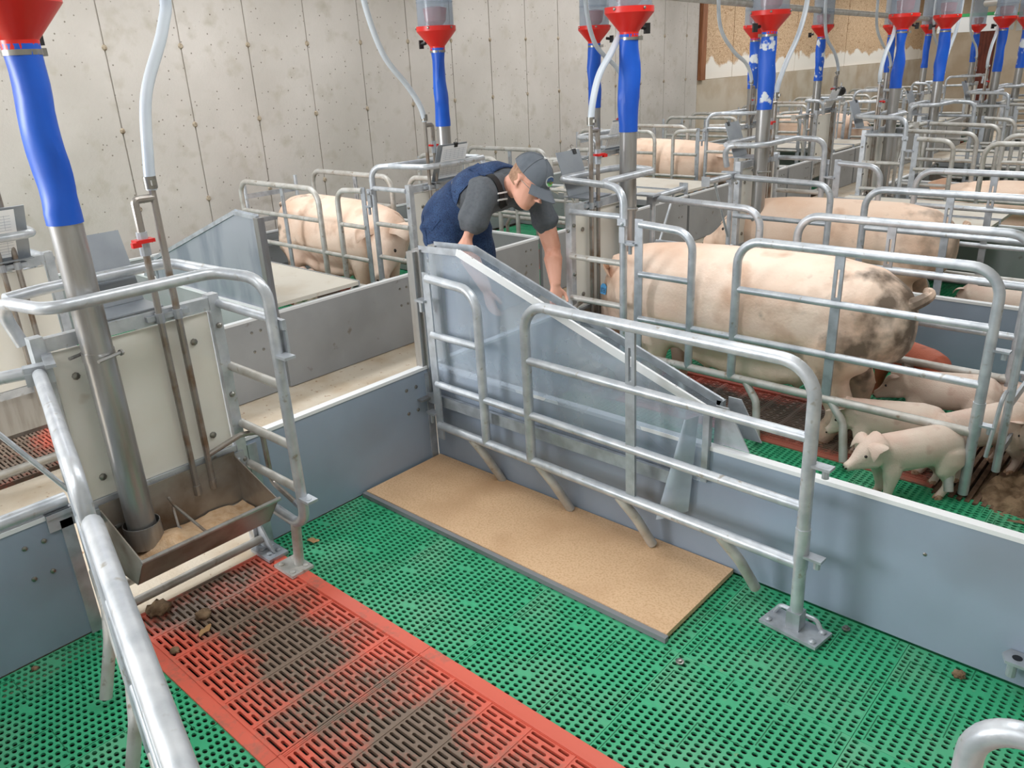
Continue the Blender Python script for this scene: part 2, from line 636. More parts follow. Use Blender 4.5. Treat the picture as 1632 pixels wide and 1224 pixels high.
def place(key, builder, loc, label, cat, group=None, rot=(0, 0, 0)):
    """first use builds the thing, later uses copy it with its parts and sub-parts"""
    if key in PROTO:
        o = tree_copy(PROTO[key])
    else:
        o = builder()
        PROTO[key] = o
    o.location = loc
    o.rotation_euler = rot
    tag(o, label, cat, group)
    return o


def structure(o):
    o['kind'] = 'structure'
    return o


def blob(mb, voxel, smooth_it=4, mats=None, name='body', extra=None):
    """join the lofts in mb into one continuous skin"""
    me = bpy.data.meshes.new('tmp')
    me.from_pydata([tuple(p) for p in mb.v], [], mb.f)
    bm = bmesh.new()
    bm.from_mesh(me)
    bmesh.ops.recalc_face_normals(bm, faces=bm.faces)
    bm.to_mesh(me)
    bm.free()
    o = bpy.data.objects.new('tmp', me)
    COL.objects.link(o)
    r = o.modifiers.new('r', 'REMESH')
    r.mode = 'VOXEL'
    r.voxel_size = voxel
    s = o.modifiers.new('s', 'SMOOTH')
    s.factor = 0.5
    s.iterations = smooth_it
    dg = bpy.context.evaluated_depsgraph_get()
    out = bpy.data.meshes.new_from_object(o.evaluated_get(dg))
    out.name = name
    bpy.data.objects.remove(o)
    bpy.data.meshes.remove(me)
    out.materials.clear()
    for m in (mats if isinstance(mats, (list, tuple)) else [mats]):
        out.materials.append(m)
    out.shade_smooth()
    return out


def meshobj(name, me, parent=None, loc=None):
    o = bpy.data.objects.new(name, me)
    COL.objects.link(o)
    if parent is not None:
        o.parent = parent
    if loc is not None:
        o.location = loc
    return o


def ring(c, t, ra, rb, n=16, up=None):
    """ellipse of half-axes ra (side) and rb (up) about c, across direction t"""
    t = Vector(t).normalized()
    u = Vector(up) if up is not None else (Vector((0, 0, 1)) if abs(t.z) < 0.92 else Vector((1, 0, 0)))
    s = u.cross(t).normalized()
    u = t.cross(s).normalized()
    c = Vector(c)
    return [c + s * (ra * math.cos(2 * PI * j / n)) + u * (rb * math.sin(2 * PI * j / n)) for j in range(n)]


def limb(mb, pts, n=12, cap=True, up=None):
    """pts = [(pos, ra, rb)...]"""
    P = [Vector(p[0]) for p in pts]
    rings = []
    for i, p in enumerate(pts):
        if i == 0:
            t = P[1] - P[0]
        elif i == len(P) - 1:
            t = P[i] - P[i - 1]
        else:
            t = (P[i] - P[i - 1]).normalized() + (P[i + 1] - P[i]).normalized()
        rings.append(ring(P[i], t, p[1], p[2], n, up))
    # rounded ends
    t0 = (P[0] - P[1]).normalized()
    t1 = (P[-1] - P[-2]).normalized()
    r0 = min(pts[0][1], pts[0][2])
    r1 = min(pts[-1][1], pts[-1][2])
    rings.insert(0, ring(P[0] + t0 * r0 * 0.6, -t0, pts[0][1] * 0.6, pts[0][2] * 0.6, n, up))
    rings.append(ring(P[-1] + t1 * r1 * 0.6, t1, pts[-1][1] * 0.6, pts[-1][2] * 0.6, n, up))
    mb.loft(rings, cap)
    return mb
# ------------------------------------------------------------------ layout
FL = -1.46                       # head line of the left row of pens, x
# (D1-side post y, direction to the other post)
RIGHT = [(-1.05, -1), (1.12, 1), (3.72, -1), (5.61, 1), (7.84, -1), (9.43, 1), (11.56, -1), (13.4, 1)]
RDIV = [-2.45, 0.0, 2.42, 4.67, 6.72, 8.63, 10.5, 12.3, 14.3]
LEFT = [(-1.10, -1), (1.22, 1), (3.9, -1), (5.96, 1), (8.64, -1), (10.3, 1), (12.9, -1), (14.9, 1)]
LDIV = [-2.5, 0.06, 2.56, 4.93, 7.3, 9.5, 11.6, 13.9, 16.0]
RN = ['the empty pen', 'the tagged sow pen', 'the second sow pen', 'the fourth right-row pen', 'the fifth right-row pen',
      'the sixth right-row pen', 'the seventh right-row pen', 'the last right-row pen']
LN = ['the left-edge pen', 'the pen behind the man', 'the third left-row pen', 'the fourth left-row pen', 'the fifth left-row pen',
      'the sixth left-row pen', 'the seventh left-row pen', 'the last left-row pen']

# ------------------------------------------------------------------ shell
mb = MB()
mb.box((-4.3, -8, -0.6), (6.5, 21, -0.4))
floor = structure(mb.build('floor', M['pit']))
mb = MB()
mb.box((FL - 0.02, -8, -0.1), (0.0, 21, 0.0))
for y0, s in RIGHT:
    mb.box((0.0, y0 - s * 0.018, -0.1), (0.056, y0 + s * 0.618, 0.0))
mb.box((2.85, -8, -0.4), (6.3, 21, -0.0))
structure(mb.build('floor', M['concrete_floor']))
mb = MB()
mb.box((-4.3, -8, 3.3), (6.5, 21, 3.4))
structure(mb.build('ceiling', M['white']))
WX = -3.95
# left wall: board-marked concrete, one panel per form, recessed joints
mb = MB()
mb.box((WX - 0.25, -8, -0.4), (WX - 0.012, 9.42, 3.3))
wall = structure(mb.build('wall_left', M['concrete']))
y = -7.3 + 0.37
k = 0
while y < 9.4:
    y1 = min(y + 0.615, 9.42)
    mb = MB()
    g = 0.006
    mb.prism([(y + g, -0.3), (y1 - g, -0.3), (y1 - g, 3.3), (y + g, 3.3)], 'x', WX - 0.012, WX + 0.002 * (k % 2))
    mb.build('concrete_panel', M['concrete'], wall, smooth=0)
    y += 0.615
    k += 1
th = MB()
y = -7.3 + 0.37
while y < 9.3:
    for z in (0.24, 0.86, 1.475, 2.085, 2.7):
        if y > -3:
            th.tube([(WX - 0.004, y, z), (WX + 0.012, y, z)], 0.026, n=9, rads=[0.027, 0.014])
    y += 0.615
o = th.build('tie_hole', mat('tie_hole_stain', (172, 158, 138), 0.9, 0, var=(120, 104, 84), vscale=40), wall)
o['kind'] = 'stuff'
mb = MB()
mb.box((WX - 0.25, 9.42, -0.4), (WX, 21, 1.44))
structure(mb.build('wall_left', M['concrete_floor'] if False else mat('stained_foundation', (198, 186, 168), 0.85, 0, var=(176, 156, 130), vscale=2.5, vlo=0.4, vhi=0.7, bump=0.2)))
mb = MB()
mb.box((WX - 0.30, 9.42, 1.44), (WX - 0.08, 21, 3.3))
wp = structure(mb.build('wall_left', M['ply']))
for i in range(10):
    mb = MB()
    mb.box((WX - 0.08, 9.44 + i * 1.22, 1.445), (WX - 0.06 + 0.004 * (i % 2), 9.44 + (i + 1) * 1.22 - 0.012, 3.3))
    mb.build('plywood_panel', M['ply'], wp, smooth=0)
mb = MB()
mb.box((WX - 0.06, 9.44, 1.44), (WX + 0.05, 9.58, 3.3))
structure(mb.build('trim_1', M['wood']))
mb = MB()
mb.box((-4.3, 20.6, -0.4), (6.5, 21, 3.3))
structure(mb.build('wall_back', mat('beige_end_wall', (206, 190, 168), 0.8, 0, var=(186, 166, 140), vscale=1.5)))
mb = MB()
mb.box((-4.3, -8.3, -0.4), (6.5, -8, 3.3))
structure(mb.build('wall_front', M['white']))
mb = MB()
mb.box((6.3, -8, -0.4), (6.5, 21, 3.3))
structure(mb.build('wall_right', M['white']))
# dark red wooden door frame and boards in the end wall
dr = empty('door_1', (-2.62, 20.58, 0))
dr.scale = (0.42, 1, 0.94)
dr['kind'] = 'structure'
for a, b in ((-0.55, -0.42), (0.42, 0.55)):
    mb = MB()
    mb.box((a, -0.06, 0), (b, 0.0, 2.25))
    mb.build('door_jamb', M['wood_red'], dr)
for i in range(5):
    mb = MB()
    mb.box((-0.42 + i * 0.168, -0.03, 0), (-0.42 + i * 0.168 + 0.16, 0.0, 2.15))
    mb.build('door_board', M['wood_red'], dr)

# ------------------------------------------------------------------ slatted floors
PX, PY = 0.0282, 0.0205


def green_tile(nx, ny):
    mb = MB()
    W, H = nx * PX, ny * PY
    ox, oy = -W / 2, -H / 2
    rx, ry, dep = 0.0100, 0.0075, 0.007

    def quad(x0, y0, x1, y1):
        mb.add([(x0, y0, 0), (x1, y0, 0), (x1, y1, 0), (x0, y1, 0)], [(0, 1, 2, 3)])
    for c in range(nx):
        odd = c % 2
        x0 = ox + c * PX
        yo = oy + (PY / 2 if odd else 0)
        n = ny - 1 if odd else ny
        if odd:
            quad(x0, oy, x0 + PX, yo)
            quad(x0, yo + n * PY, x0 + PX, oy + H)
        for r in range(n):
            y0 = yo + r * PY
            # blank lands around the corner of each embossed angle
            if ((c - 1) % 12 == 0 and (r + 3) % 14 in (0,)) or ((c - 7) % 12 == 0 and (r + 10) % 14 in (0,)) or \
               ((c - 2) % 12 == 0 and (r + 3) % 14 == 1) or ((c - 8) % 12 == 0 and (r + 10) % 14 == 1):
                quad(x0, y0, x0 + PX, y0 + PY)
                continue
            cx, cy = x0 + PX / 2, y0 + PY / 2
            outer = [(x0 + PX, cy), (x0 + PX, y0 + PY), (cx, y0 + PY), (x0, y0 + PY), (x0, cy), (x0, y0), (cx, y0), (x0 + PX, y0)]
            vs = [(p[0], p[1], 0) for p in outer]
            for q in range(8):
                a = PI / 4 * q
                vs.append((cx + rx * math.cos(a), cy + ry * math.sin(a), 0))
            for q in range(8):
                a = PI / 4 * q
                vs.append((cx + rx * math.cos(a), cy + ry * math.sin(a), -dep))
            fs = []
            for q in range(8):
                q2 = (q + 1) % 8
                fs.append((q, q2, 8 + q2, 8 + q))
                fs.append((8 + q, 8 + q2, 16 + q2, 16 + q))
            mb.add(vs, fs)
    e = 0.0008
    for a, b in (((ox, oy), (ox + W, oy)), ((ox + W, oy), (ox + W, oy + H)), ((ox + W, oy + H), (ox, oy + H)), ((ox, oy + H), (ox, oy))):
        mb.add([(a[0], a[1], 0), (b[0], b[1], 0), (b[0], b[1], -0.03), (a[0], a[1], -0.03)], [(0, 1, 2, 3)])
    # embossed right angles
    mb.cur = 1
    for i in range(-1, nx // 6 + 1):
        for j in range(-1, ny // 7 + 1):
            if (i + j) % 2:
                continue
            lx = ox + (i * 6 + 1) * PX
            ly = oy + (j * 7 + 6) * PY + 0.002
            xa, xb = lx, lx + 0.15
            ya, yb = ly - 0.115, ly
            xa, xb = max(xa, ox), min(xb, ox + W)
            ya, yb2 = max(ya, oy), min(yb, oy + H)
            if xb > xa and oy < ly < oy + H:
                mb.box((xa, ly - 0.0012, -0.001), (xb, ly + 0.0012, 0.0012))
            if ox < lx < ox + W and yb2 > ya:
                mb.box((lx - 0.0012, ya, -0.001), (lx + 0.0012, yb2, 0.0012))
    me = bpy.data.meshes.new('green_slat_tile')
    me.from_pydata(mb.v, [], mb.f)
    me.materials.append(M['green'])
    me.materials.append(M['green_line'])
    me.polygons.foreach_set('material_index', mb.mi)
    return me


def red_tile(nmod, nrow=26):
    mb = MB()
    RP, XP = 0.0207, 0.1635
    W, H = nmod * XP, nrow * RP
    B = 0.055
    ox, oy = -W / 2, -H / 2
    hw, dep = 0.0054, 0.012

    def quad(x0, y0, x1, y1, z=0):
        mb.add([(x0, y0, z), (x1, y0, z), (x1, y1, z), (x0, y1, z)], [(0, 1, 2, 3)])
    for m in range(nmod):
        xm = ox + m * XP
        # cross rib, raised a little
        mb.box((xm, oy, -0.01), (xm + 0.011, oy + H, 0.002))
        for r in range(nrow):
            y0 = oy + r * RP
            cuts = [(0.011, 0.112), (0.112, XP)] if r % 2 else [(0.011, 0.066), (0.066, XP)]
            for a, b in cuts:
                x0, x1 = xm + a, xm + b
                cy = y0 + RP / 2
                sa, sb = x0 + 0.006, x1 - 0.006
                c = 0.004
                inner = [(sb, cy + hw - c), (sb - c, cy + hw), (sa + c, cy + hw), (sa, cy + hw - c),
                         (sa, cy - hw + c), (sa + c, cy - hw), (sb - c, cy - hw), (sb, cy - hw + c)]
                outer = [(x1, y0 + RP), (x1 - 0.01, y0 + RP), (x0 + 0.01, y0 + RP), (x0, y0 + RP),
                         (x0, y0), (x0 + 0.01, y0), (x1 - 0.01, y0), (x1, y0)]
                vs = [(p[0], p[1], 0) for p in outer] + [(p[0], p[1], 0) for p in inner] + [(p[0], p[1], -dep) for p in inner]
                fs = []
                for q in range(8):
                    q2 = (q + 1) % 8
                    fs.append((q, q2, 8 + q2, 8 + q))
                    fs.append((8 + q, 8 + q2, 16 + q2, 16 + q))
                mb.add(vs, fs)
    for s in (-1, 1):
        a, b = sorted((s * H / 2, s * (H / 2 + B)))
        mb.box((ox, a, -0.03), (ox + W, b, 0.004))
        a, b = sorted((s * (H / 2 + 0.002), s * (H / 2 + 0.012)))
        mb.box((ox, a, 0.0), (ox + W, b, 0.007))
    mb.box((ox, oy, -0.03), (ox + 0.006, oy + H, 0.003))
    mb.box((ox + W - 0.008, oy, -0.03), (ox + W - 0.0015, oy + H, 0.003))
    me = bpy.data.meshes.new('red_slat_tile')
    me.from_pydata(mb.v, [], mb.f)
    me.materials.append(M['red'])
    return me


TM = {}


def green_cover(x0, sx, ncols, ya, yb, zoff=0.0):
    ya, yb = min(ya, yb), max(ya, yb)
    rows = int((yb - ya) / PY)
    if rows < 3:
        return
    ks = max(1, round(rows / 25))
    ny = rows // ks
    sc = (yb - ya) / (ny * ks * PY)
    for i in range(ncols):
        for j in range(ks):
            if (20, ny) not in TM:
                TM[(20, ny)] = green_tile(20, ny)
            o = meshobj('green_slat_tile', TM[(20, ny)], floor)
            o.location = (x0 + sx * (i + 0.5) * 0.5652, ya + (j + 0.5) * ny * PY * sc, zoff)
            o.scale = (0.999, sc * 0.998, 1)


RT = red_tile(6)


def red_cover(x0, sx, n, yc, soil, tiles=None):
    for i in range(n):
        o = meshobj('red_slat_tile', RT, floor)
        o.location = (x0 + sx * (0.06 + 0.4905 + i * 0.983), yc, 0.002)
        a = soil[i] if i < len(soil) else soil[-1]
        o.color = (1, 1, 1, 1 - a)


for side, row, div, fx, sx in (('r', RIGHT, RDIV, 0.0, 1), ('l', LEFT, LDIV, FL, -1)):
    for i, (y0, s) in enumerate(row):
        lo, hi = div[i], div[i + 1]
        d1, d2 = (hi, lo) if s < 0 else (lo, hi)
        nc = 5 if side == 'r' else 4
        green_cover(fx + sx * 0.015, sx, nc, d1 + s * 0.016, y0 + s * -0.022)
        green_cover(fx + sx * 0.015, sx, nc, y0 + s * 0.622, d2 - s * 0.016)
        soil = [0.0, 0.0, 0.2] if (side, i) == ('r', 0) else ([0.18, 0.5, 0.85] if i else [0.1, 0.3, 0.5])
        red_cover(fx, sx, 3 if (side, i) == ('r', 0) else 2, y0 + s * 0.30, soil)

# wide soiled slats behind the blue-tagged sow, running across the pen
SM = None
for k in range(18):
    if SM is None:
        q = MB()
        q.box((-0.0095, -0.36, -0.03), (0.0095, 0.36, 0.004))
        SM = q.mesh('rear_slat', mat('soiled_slat', (118, 92, 72), 0.8, 0, var=(86, 66, 50), vscale=18, vlo=0.4, vhi=0.65, bump=0.4), smooth=0)
    o = meshobj('rear_slat', SM, floor)
    o.location = (2.045 + k * 0.0325, 1.42, 0)

# ------------------------------------------------------------------ pen equipment
# local frame: origin on the head line at the D1-side crate post, +y to the other post, +x into the pen


def head_frame(sx, sy):
    def build():
        t = empty('crate_head_frame')
        G = M['galv']

        def B():
            return MB(sx, sy)
        for yy in (0.0, 0.61):
            q = B()
            q.box((-0.02, yy - 0.02, 0.02), (0.022, yy + 0.02, 1.10))
            post = q.build('post', G, t)
            q = B()
            for z in (0.16, 0.42, 0.7, 0.98):
                q.bolt((0.022, yy, z), (1, 0, 0), 0.011, 0.012)
            q.bolt((0.0, yy + (0.02 if yy else -0.02), 0.95), (0, 1 if yy else -1, 0), 0.01, 0.01)
            q.build('bolt', M['bolt'], post)
        q = B()
        q.box((-0.015, 0.02, 1.045), (0.018, 0.59, 1.09))
        q.build('top_bar', G, t)
        q = B()
        q.box((-0.012, 0.02, 0.445), (0.016, 0.59, 0.485))
        q.build('bottom_bar', G, t)
        q = B()
        q.box((-0.008, 0.028, 0.487), (0.006, 0.582, 1.035))
        hb = q.build('headboard', M['board'], t)
        q = B()
        for yy, z in ((0.10, 0.94), (0.10, 0.56), (0.52, 0.94), (0.52, 0.56)):
            q.bolt((0.006, yy, z), (1, 0, 0), 0.013, 0.01)
            q.bolt((-0.008, yy, z), (-1, 0, 0), 0.013, 0.01)
        q.build('bolt', M['bolt'], hb)
        for x, z in ((0.045, 0.055), (-0.03, 0.10)):
            q = B()
            q.tube([(x, -0.0, z), (x, 0.61, z)], 0.017)
            q.build('floor_tube', M['galv_dirty'], t)
        # welded foot of the D1-side post
        q = B()
        q.prism([(0.022, 0.02), (0.13, 0.02), (0.022, 0.17)], 'y', -0.004, 0.004)
        q.box((0.02, -0.045, 0.004), (0.16, 0.045, 0.018))
        for xx in (0.07, 0.12):
            q.bolt((xx, 0.02, 0.018), (0, 0, 1), 0.011, 0.008)
            q.bolt((xx, -0.022, 0.018), (0, 0, 1), 0.011, 0.008)
        q.build('foot_plate', M['zinc'], t)
        # wing beside the head: bent upright and four rungs
        q = B()
        q.tube([(0.05, -0.02, 0.24), (0.375, -0.02, 0.215), (0.368, -0.02, 1.20), (0.175, 0.05, 1.215), (0.165, 0.60, 1.215), (-0.10, 0.66, 1.215), (-0.09, 0.62, 1.06)],
               0.0205, n=14, bend=0.085)
        wing = q.build('wing_tube', G, t)
        for z in (1.06, 0.81, 0.57, 0.39):
            q = B()
            q.tube([(0.015, -0.02, z), (0.366, -0.02, z)], 0.017)
            q.build('rung', M['galv_dirty'] if z < 0.9 else G, wing)
        q = B()
        q.tube([(-0.10, 0.63, 1.215), (-0.13, 0.52, 1.215), (-0.13, 0.07, 1.215), (0.22, 0.03, 1.21)], 0.0195, n=12, bend=0.07)
        q.build('hoop_bar', G, wing)
        q = B()
        q.tube([(0.30, -0.02, 0.22), (0.275, -0.02, 0.02)], 0.020)
        q.box((0.20, -0.05, 0.006), (0.33, 0.05, 0.018))
        for xx in (0.225, 0.305):
            q.bolt((xx, -0.03, 0.018), (0, 0, 1), 0.012, 0.008)
            q.bolt((xx, 0.03, 0.018), (0, 0, 1), 0.012, 0.008)
        q.build('foot', M['galv_dirty'], wing)
        for z in (0.93, 0.36):
            q = B()
            q.box((0.385, -0.045, z - 0.005), (0.445, -0.0, z + 0.005))
            if z > 0.5:
                q.box((0.365, -0.055, z + 0.0), (0.40, -0.045, z + 0.085))
                q.bolt((0.38, -0.05, z + 0.10), (0, -1, 0), 0.012, 0.014)
                q.box((0.352, -0.052, z + 0.09), (0.405, -0.036, z + 0.125))
            else:
                q.tube([(0.42, -0.02, z - 0.006), (0.42, -0.02, z + 0.007)], 0.012, n=8)
            q.build('hinge_lug', M['zinc'], wing)
        return t
    return build


def trough(sx, sy):
    def build():
        t = empty('feed_trough')

        def B():
            return MB(sx, sy)
        # folded sheet: outer and inner skins
        prof = [(0.026, 0.47), (0.03, 0.25), (0.07, 0.215), (0.215, 0.222), (0.312, 0.355)]
        inn = [(0.030, 0.47), (0.034, 0.253), (0.072, 0.219), (0.212, 0.226), (0.308, 0.357)]
        q = B()
        poly = prof + inn[::-1]
        q.prism(poly, 'y', 0.04, 0.565)
        for yy in (0.04, 0.561):
            q.prism([(0.026, 0.455), (0.03, 0.25), (0.07, 0.215), (0.215, 0.222), (0.312, 0.355)], 'y', yy, yy + 0.004)
        body = q.build('trough_body', M['steel_dark'] if sx > 0 else M['stainless'], t, smooth=20)
        q = B()
        q.tube([(0.315, 0.035, 0.357), (0.315, 0.57, 0.357)], 0.0085, n=10)
        q.build('rim', M['stainless'], t)
        q = B()
        q.tube([(0.04, 0.33, 0.40), (0.07, 0.33, 0.38), (0.31, 0.33, 0.352)], 0.0055, n=8)
        q.tube([(0.06, 0.33, 0.37), (0.11, 0.345, 0.31), (0.24, 0.35, 0.275)], 0.005, n=8)
        q.build('divider_rod', M['brass'], t)
        q = B()
        q.box((0.02, 0.0, 0.40), (0.03, 0.06, 0.46))
        q.box((0.02, 0.55, 0.40), (0.03, 0.60, 0.46))
        q.bolt((0.03, 0.03, 0.43), (1, 0, 0), 0.01, 0.01)
        q.bolt((0.03, 0.575, 0.43), (1, 0, 0), 0.01, 0.01)
        q.build('bracket', M['zinc'], t)
        return t
    return build


def feed_heap(sx, sy):
    def build():
        q = MB(sx, sy)
        nx, ny = 10, 26
        g = []
        for i in range(nx):
            for j in range(ny):
                x = 0.06 + 0.125 * i / (nx - 1)
                yy = 0.05 + 0.505 * j / (ny - 1)
                h = 0.255 + 0.075 * math.exp(-((yy - 0.39) / 0.10) ** 2 - ((x - 0.13) / 0.06) ** 2) + 0.015 * math.exp(-((yy - 0.2) / 0.1) ** 2)
                h += 0.012 * noise.noise(Vector((x * 30, yy * 30, 1)))
                # stay inside the sloping front sheet
                x2 = 0.042 + (x - 0.06) / 0.125 * (0.165 + (h - 0.222) * 0.68)
                g.append((x2, yy, h))
        fs = [(i * ny + j, i * ny + j + 1, (i + 1) * ny + j + 1, (i + 1) * ny + j) for i in range(nx - 1) for j in range(ny - 1)]
        q.add(g, fs)
        base = [(min(p[0], 0.205), p[1], 0.228) for p in g]
        q.add(base, fs)
        o = q.build('feed_meal', M['feed'])
        o['kind'] = 'stuff'
        return o
    return build


def sleeve_rings(seed, z0, z1, r0, r1):
    rnd = random.Random(seed)
    rings = []
    n, m = 16, 15
    ph = rnd.uniform(0, 6)
    pinch = rnd.uniform(0.35, 0.7)
    for i in range(m):
        t = i / (m - 1)
        z = z0 + (z1 - z0) * t
        r = r0 + (r1 - r0) * t
        k = math.sin(PI * min(1, max(0, (t - 0.08) / 0.9))) ** 0.8 if 0.08 < t < 0.98 else 0.0
        fl = 1 - 0.42 * k * (0.6 + 0.4 * math.sin(5 * t + ph))
        a0 = ph + 1.1 * k * math.sin(3 * t + ph) * pinch
        pts = []
        for j in range(n):
            a = 2 * PI * j / n
            x, y_ = r * (1 + 0.16 * k) * math.cos(a), r * fl * math.sin(a)
            w_ = 1 + 0.13 * k * noise.noise(Vector((math.cos(a) * 2, math.sin(a) * 2, z * 9 + seed)))
            pts.append(((x * math.cos(a0) - y_ * math.sin(a0)) * w_ + 0.006 * k * math.sin(7 * t + ph), (x * math.sin(a0) + y_ * math.cos(a0)) * w_, z))
        rings.append(pts)
    return rings


def dispenser(seed, worn=False):
    t = empty('feed_dispenser')
    q = MB()
    q.lathe([(0.049, 0.30), (0.049, 1.475), (0.046, 1.475), (0.046, 0.30)], n=24, cap=False)
    q.build('drop_pipe', M['stainless'], t)
    q = MB()
    q.loft(sleeve_rings(seed, 1.445, 1.955, 0.0535, 0.052), cap=False)
    q.build('blue_sleeve', M['blue_worn'] if worn else M['blue'], t)
    q = MB()
    q.lathe([(0.0535, 1.925), (0.0535, 1.94)], n=20)
    q.box((0.05, -0.012, 1.922), (0.075, 0.012, 1.944))
    q.build('hose_clamp', M['bolt'], t)
    q = MB()
    q.lathe([(0.05, 1.935), (0.052, 1.965), (0.134, 2.06), (0.134, 2.09), (0.128, 2.09), (0.128, 2.062), (0.046, 1.968)], n=28, cap=False)
    cone = q.build('red_funnel', M['red_paint'], t)
    q = MB()
    q.tube([(0.09, 0.06, 1.99), (0.125, 0.085, 1.985)], 0.012, n=8)
    q.box((0.115, 0.07, 1.955), (0.145, 0.098, 2.01))
    q.build('flap_knob', M['black'], cone)
    q = MB()
    for k in range(5):
        a = k * 1.26
        q.bolt((0.133 * math.cos(a), 0.133 * math.sin(a), 2.078), (math.cos(a), math.sin(a), 0), 0.008, 0.008)
    q.build('rim_bolt', M['bolt'], cone)
    q = MB()
    q.lathe([(0.122, 2.07), (0.122, 2.62), (0.119, 2.62), (0.119, 2.07)], n=28, cap=False)
    tubeo = q.build('clear_hopper', M['clear_tube'], t)
    q = MB()
    q.lathe([(0.124, 2.235), (0.124, 2.24)], n=28)
    q.build('hopper_band', M['clear_tube'], tubeo)
    q = MB()
    q.lathe([(0.03, 2.085), (0.07, 2.12), (0.08, 2.20), (0.04, 2.21)], n=18)
    q.build('inner_cone', M['red_in'], t)
    q = MB()
    q.lathe([(0.13, 2.60), (0.13, 2.64), (0.05, 2.67), (0.05, 2.8)], n=24)
    q.build('hopper_lid', M['red_paint'], t)
    # collar that ties the pipe to the frame, and the spout ring in the trough
    q = MB()
    q.lathe([(0.0515, 1.0), (0.0515, 1.03)], n=22)
    q.tube([(-0.06, -0.062, 1.015), (0.03, -0.062, 1.015)], 0.006, n=8)
    q.tube([(-0.06, 0.062, 1.015), (0.03, 0.062, 1.015)], 0.006, n=8)
    q.bolt((0.03, -0.062, 1.015), (1, 0, 0), 0.011, 0.012)
    q.bolt((0.03, 0.062, 1.015), (1, 0, 0), 0.011, 0.012)
    q.build('collar', M['stainless'], t)
    q = MB()
    q.lathe([(0.066, 0.29), (0.064, 0.375), (0.061, 0.375), (0.062, 0.29)], n=22, cap=False)
    q.tube([(-0.05, 0.07, 0.37), (0.04, 0.07, 0.37)], 0.008, n=8)
    q.build('spout_ring', M['stainless'], t)
    return t


def water_line(sx, sy, px, full, hose):
    def build():
        t = empty('water_line')

        def B():
            return MB(sx, sy)
        ya, yb = 0.15, 0.215
        q = B()
        q.tube([(px, ya, 0.38), (px, ya, 1.52)], 0.0125, n=10)
        q.build('supply_pipe', M['brass'], t)
        q = B()
        q.tube([(px, ya, 1.475), (px, yb, 1.475), (px, yb, 1.36)], 0.0135, n=10, bend=0.012)
        q.build('elbow', M['brass'], t)
        q = B()
        q.tube([(px, yb, 0.38), (px, yb, 1.30)], 0.0115, n=10)
        q.build('drinker_pipe', M['brass'], t)
        q = B()
        q.tube([(px, yb, 1.29), (px, yb, 1.37)], 0.018, n=10)
        v = q.build('valve', M['zinc'], t)
        q = B()
        q.box((px - 0.012, yb - 0.03, 1.335), (px + 0.028, yb + 0.035, 1.347))
        q.box((px + 0.015, yb + 0.02, 1.325), (px + 0.03, yb + 0.05, 1.342))
        q.build('red_handle', M['red_plastic'], v)
        q = B()
        for yy in (ya, yb):
            q.tube([(px, yy - 0.0, 1.05), (px, yy, 1.085)], 0.0165, n=10)
            q.bolt((px * 0.6, yy - 0.03, 1.068), (1 if px > 0 else -1, 0, 0), 0.009, 0.012)
        q.box((min(0.0, px), ya - 0.045, 1.06), (max(0.0, px), yb + 0.045, 1.078))
        q.build('pipe_clip', M['zinc'], t)
        if full:
            q = B()
            q.tube([(px, yb, 0.36), (px, yb, 0.40)], 0.015, n=10)
            q.tube([(px, ya, 0.36), (px, ya, 0.40)], 0.015, n=10)
            q.build('nipple', M['brass'], t)
            q = B()
            q.tube([(px, ya, 0.50), (px + 0.03, 0.02, 0.545), (px + 0.035, -0.07, 0.53), (px + 0.035, -0.075, 0.30), (0.22, -0.08, 0.25)], 0.011, n=10, bend=0.04)
            dk = q.build('piglet_drinker_pipe', M['brass'], t)
            q = B()
            q.tube([(0.215, -0.08, 0.252), (0.25, -0.08, 0.242), (0.268, -0.08, 0.237)], 0.012, n=8, rads=[0.013, 0.013, 0.006])
            q.build('drinker_nipple', M['zinc'], dk)
        q = B()
        q.tube([(px, ya, 1.505), (px, ya, 1.545)], 0.0215, n=12)
        q.box((px + 0.018, ya - 0.008, 1.517), (px + 0.032, ya + 0.008, 1.534))
        q.build('hose_clamp', M['bolt'], t)
        hp = [Vector((px, ya, 1.50))] + [Vector(p) for p in hose]
        # Catmull-Rom through the hose points
        pts = []
        P = [hp[0] - Vector((0, 0, 0.1))] + hp + [hp[-1] + (hp[-1] - hp[-2])]
        for i in range(1, len(P) - 2):
            for k in range(8):
                u = k / 8
                a, b, c, d = P[i - 1], P[i], P[i + 1], P[i + 2]
                pts.append(0.5 * ((2 * b) + (c - a) * u + (2 * a - 5 * b + 4 * c - d) * u * u + (3 * b - a - 3 * c + d) * u ** 3))
        pts.append(hp[-1])
        q = B()
        q.tube(pts, 0.0185, n=12)
        q.build('hose', M['hose'], t)
        return t
    return build


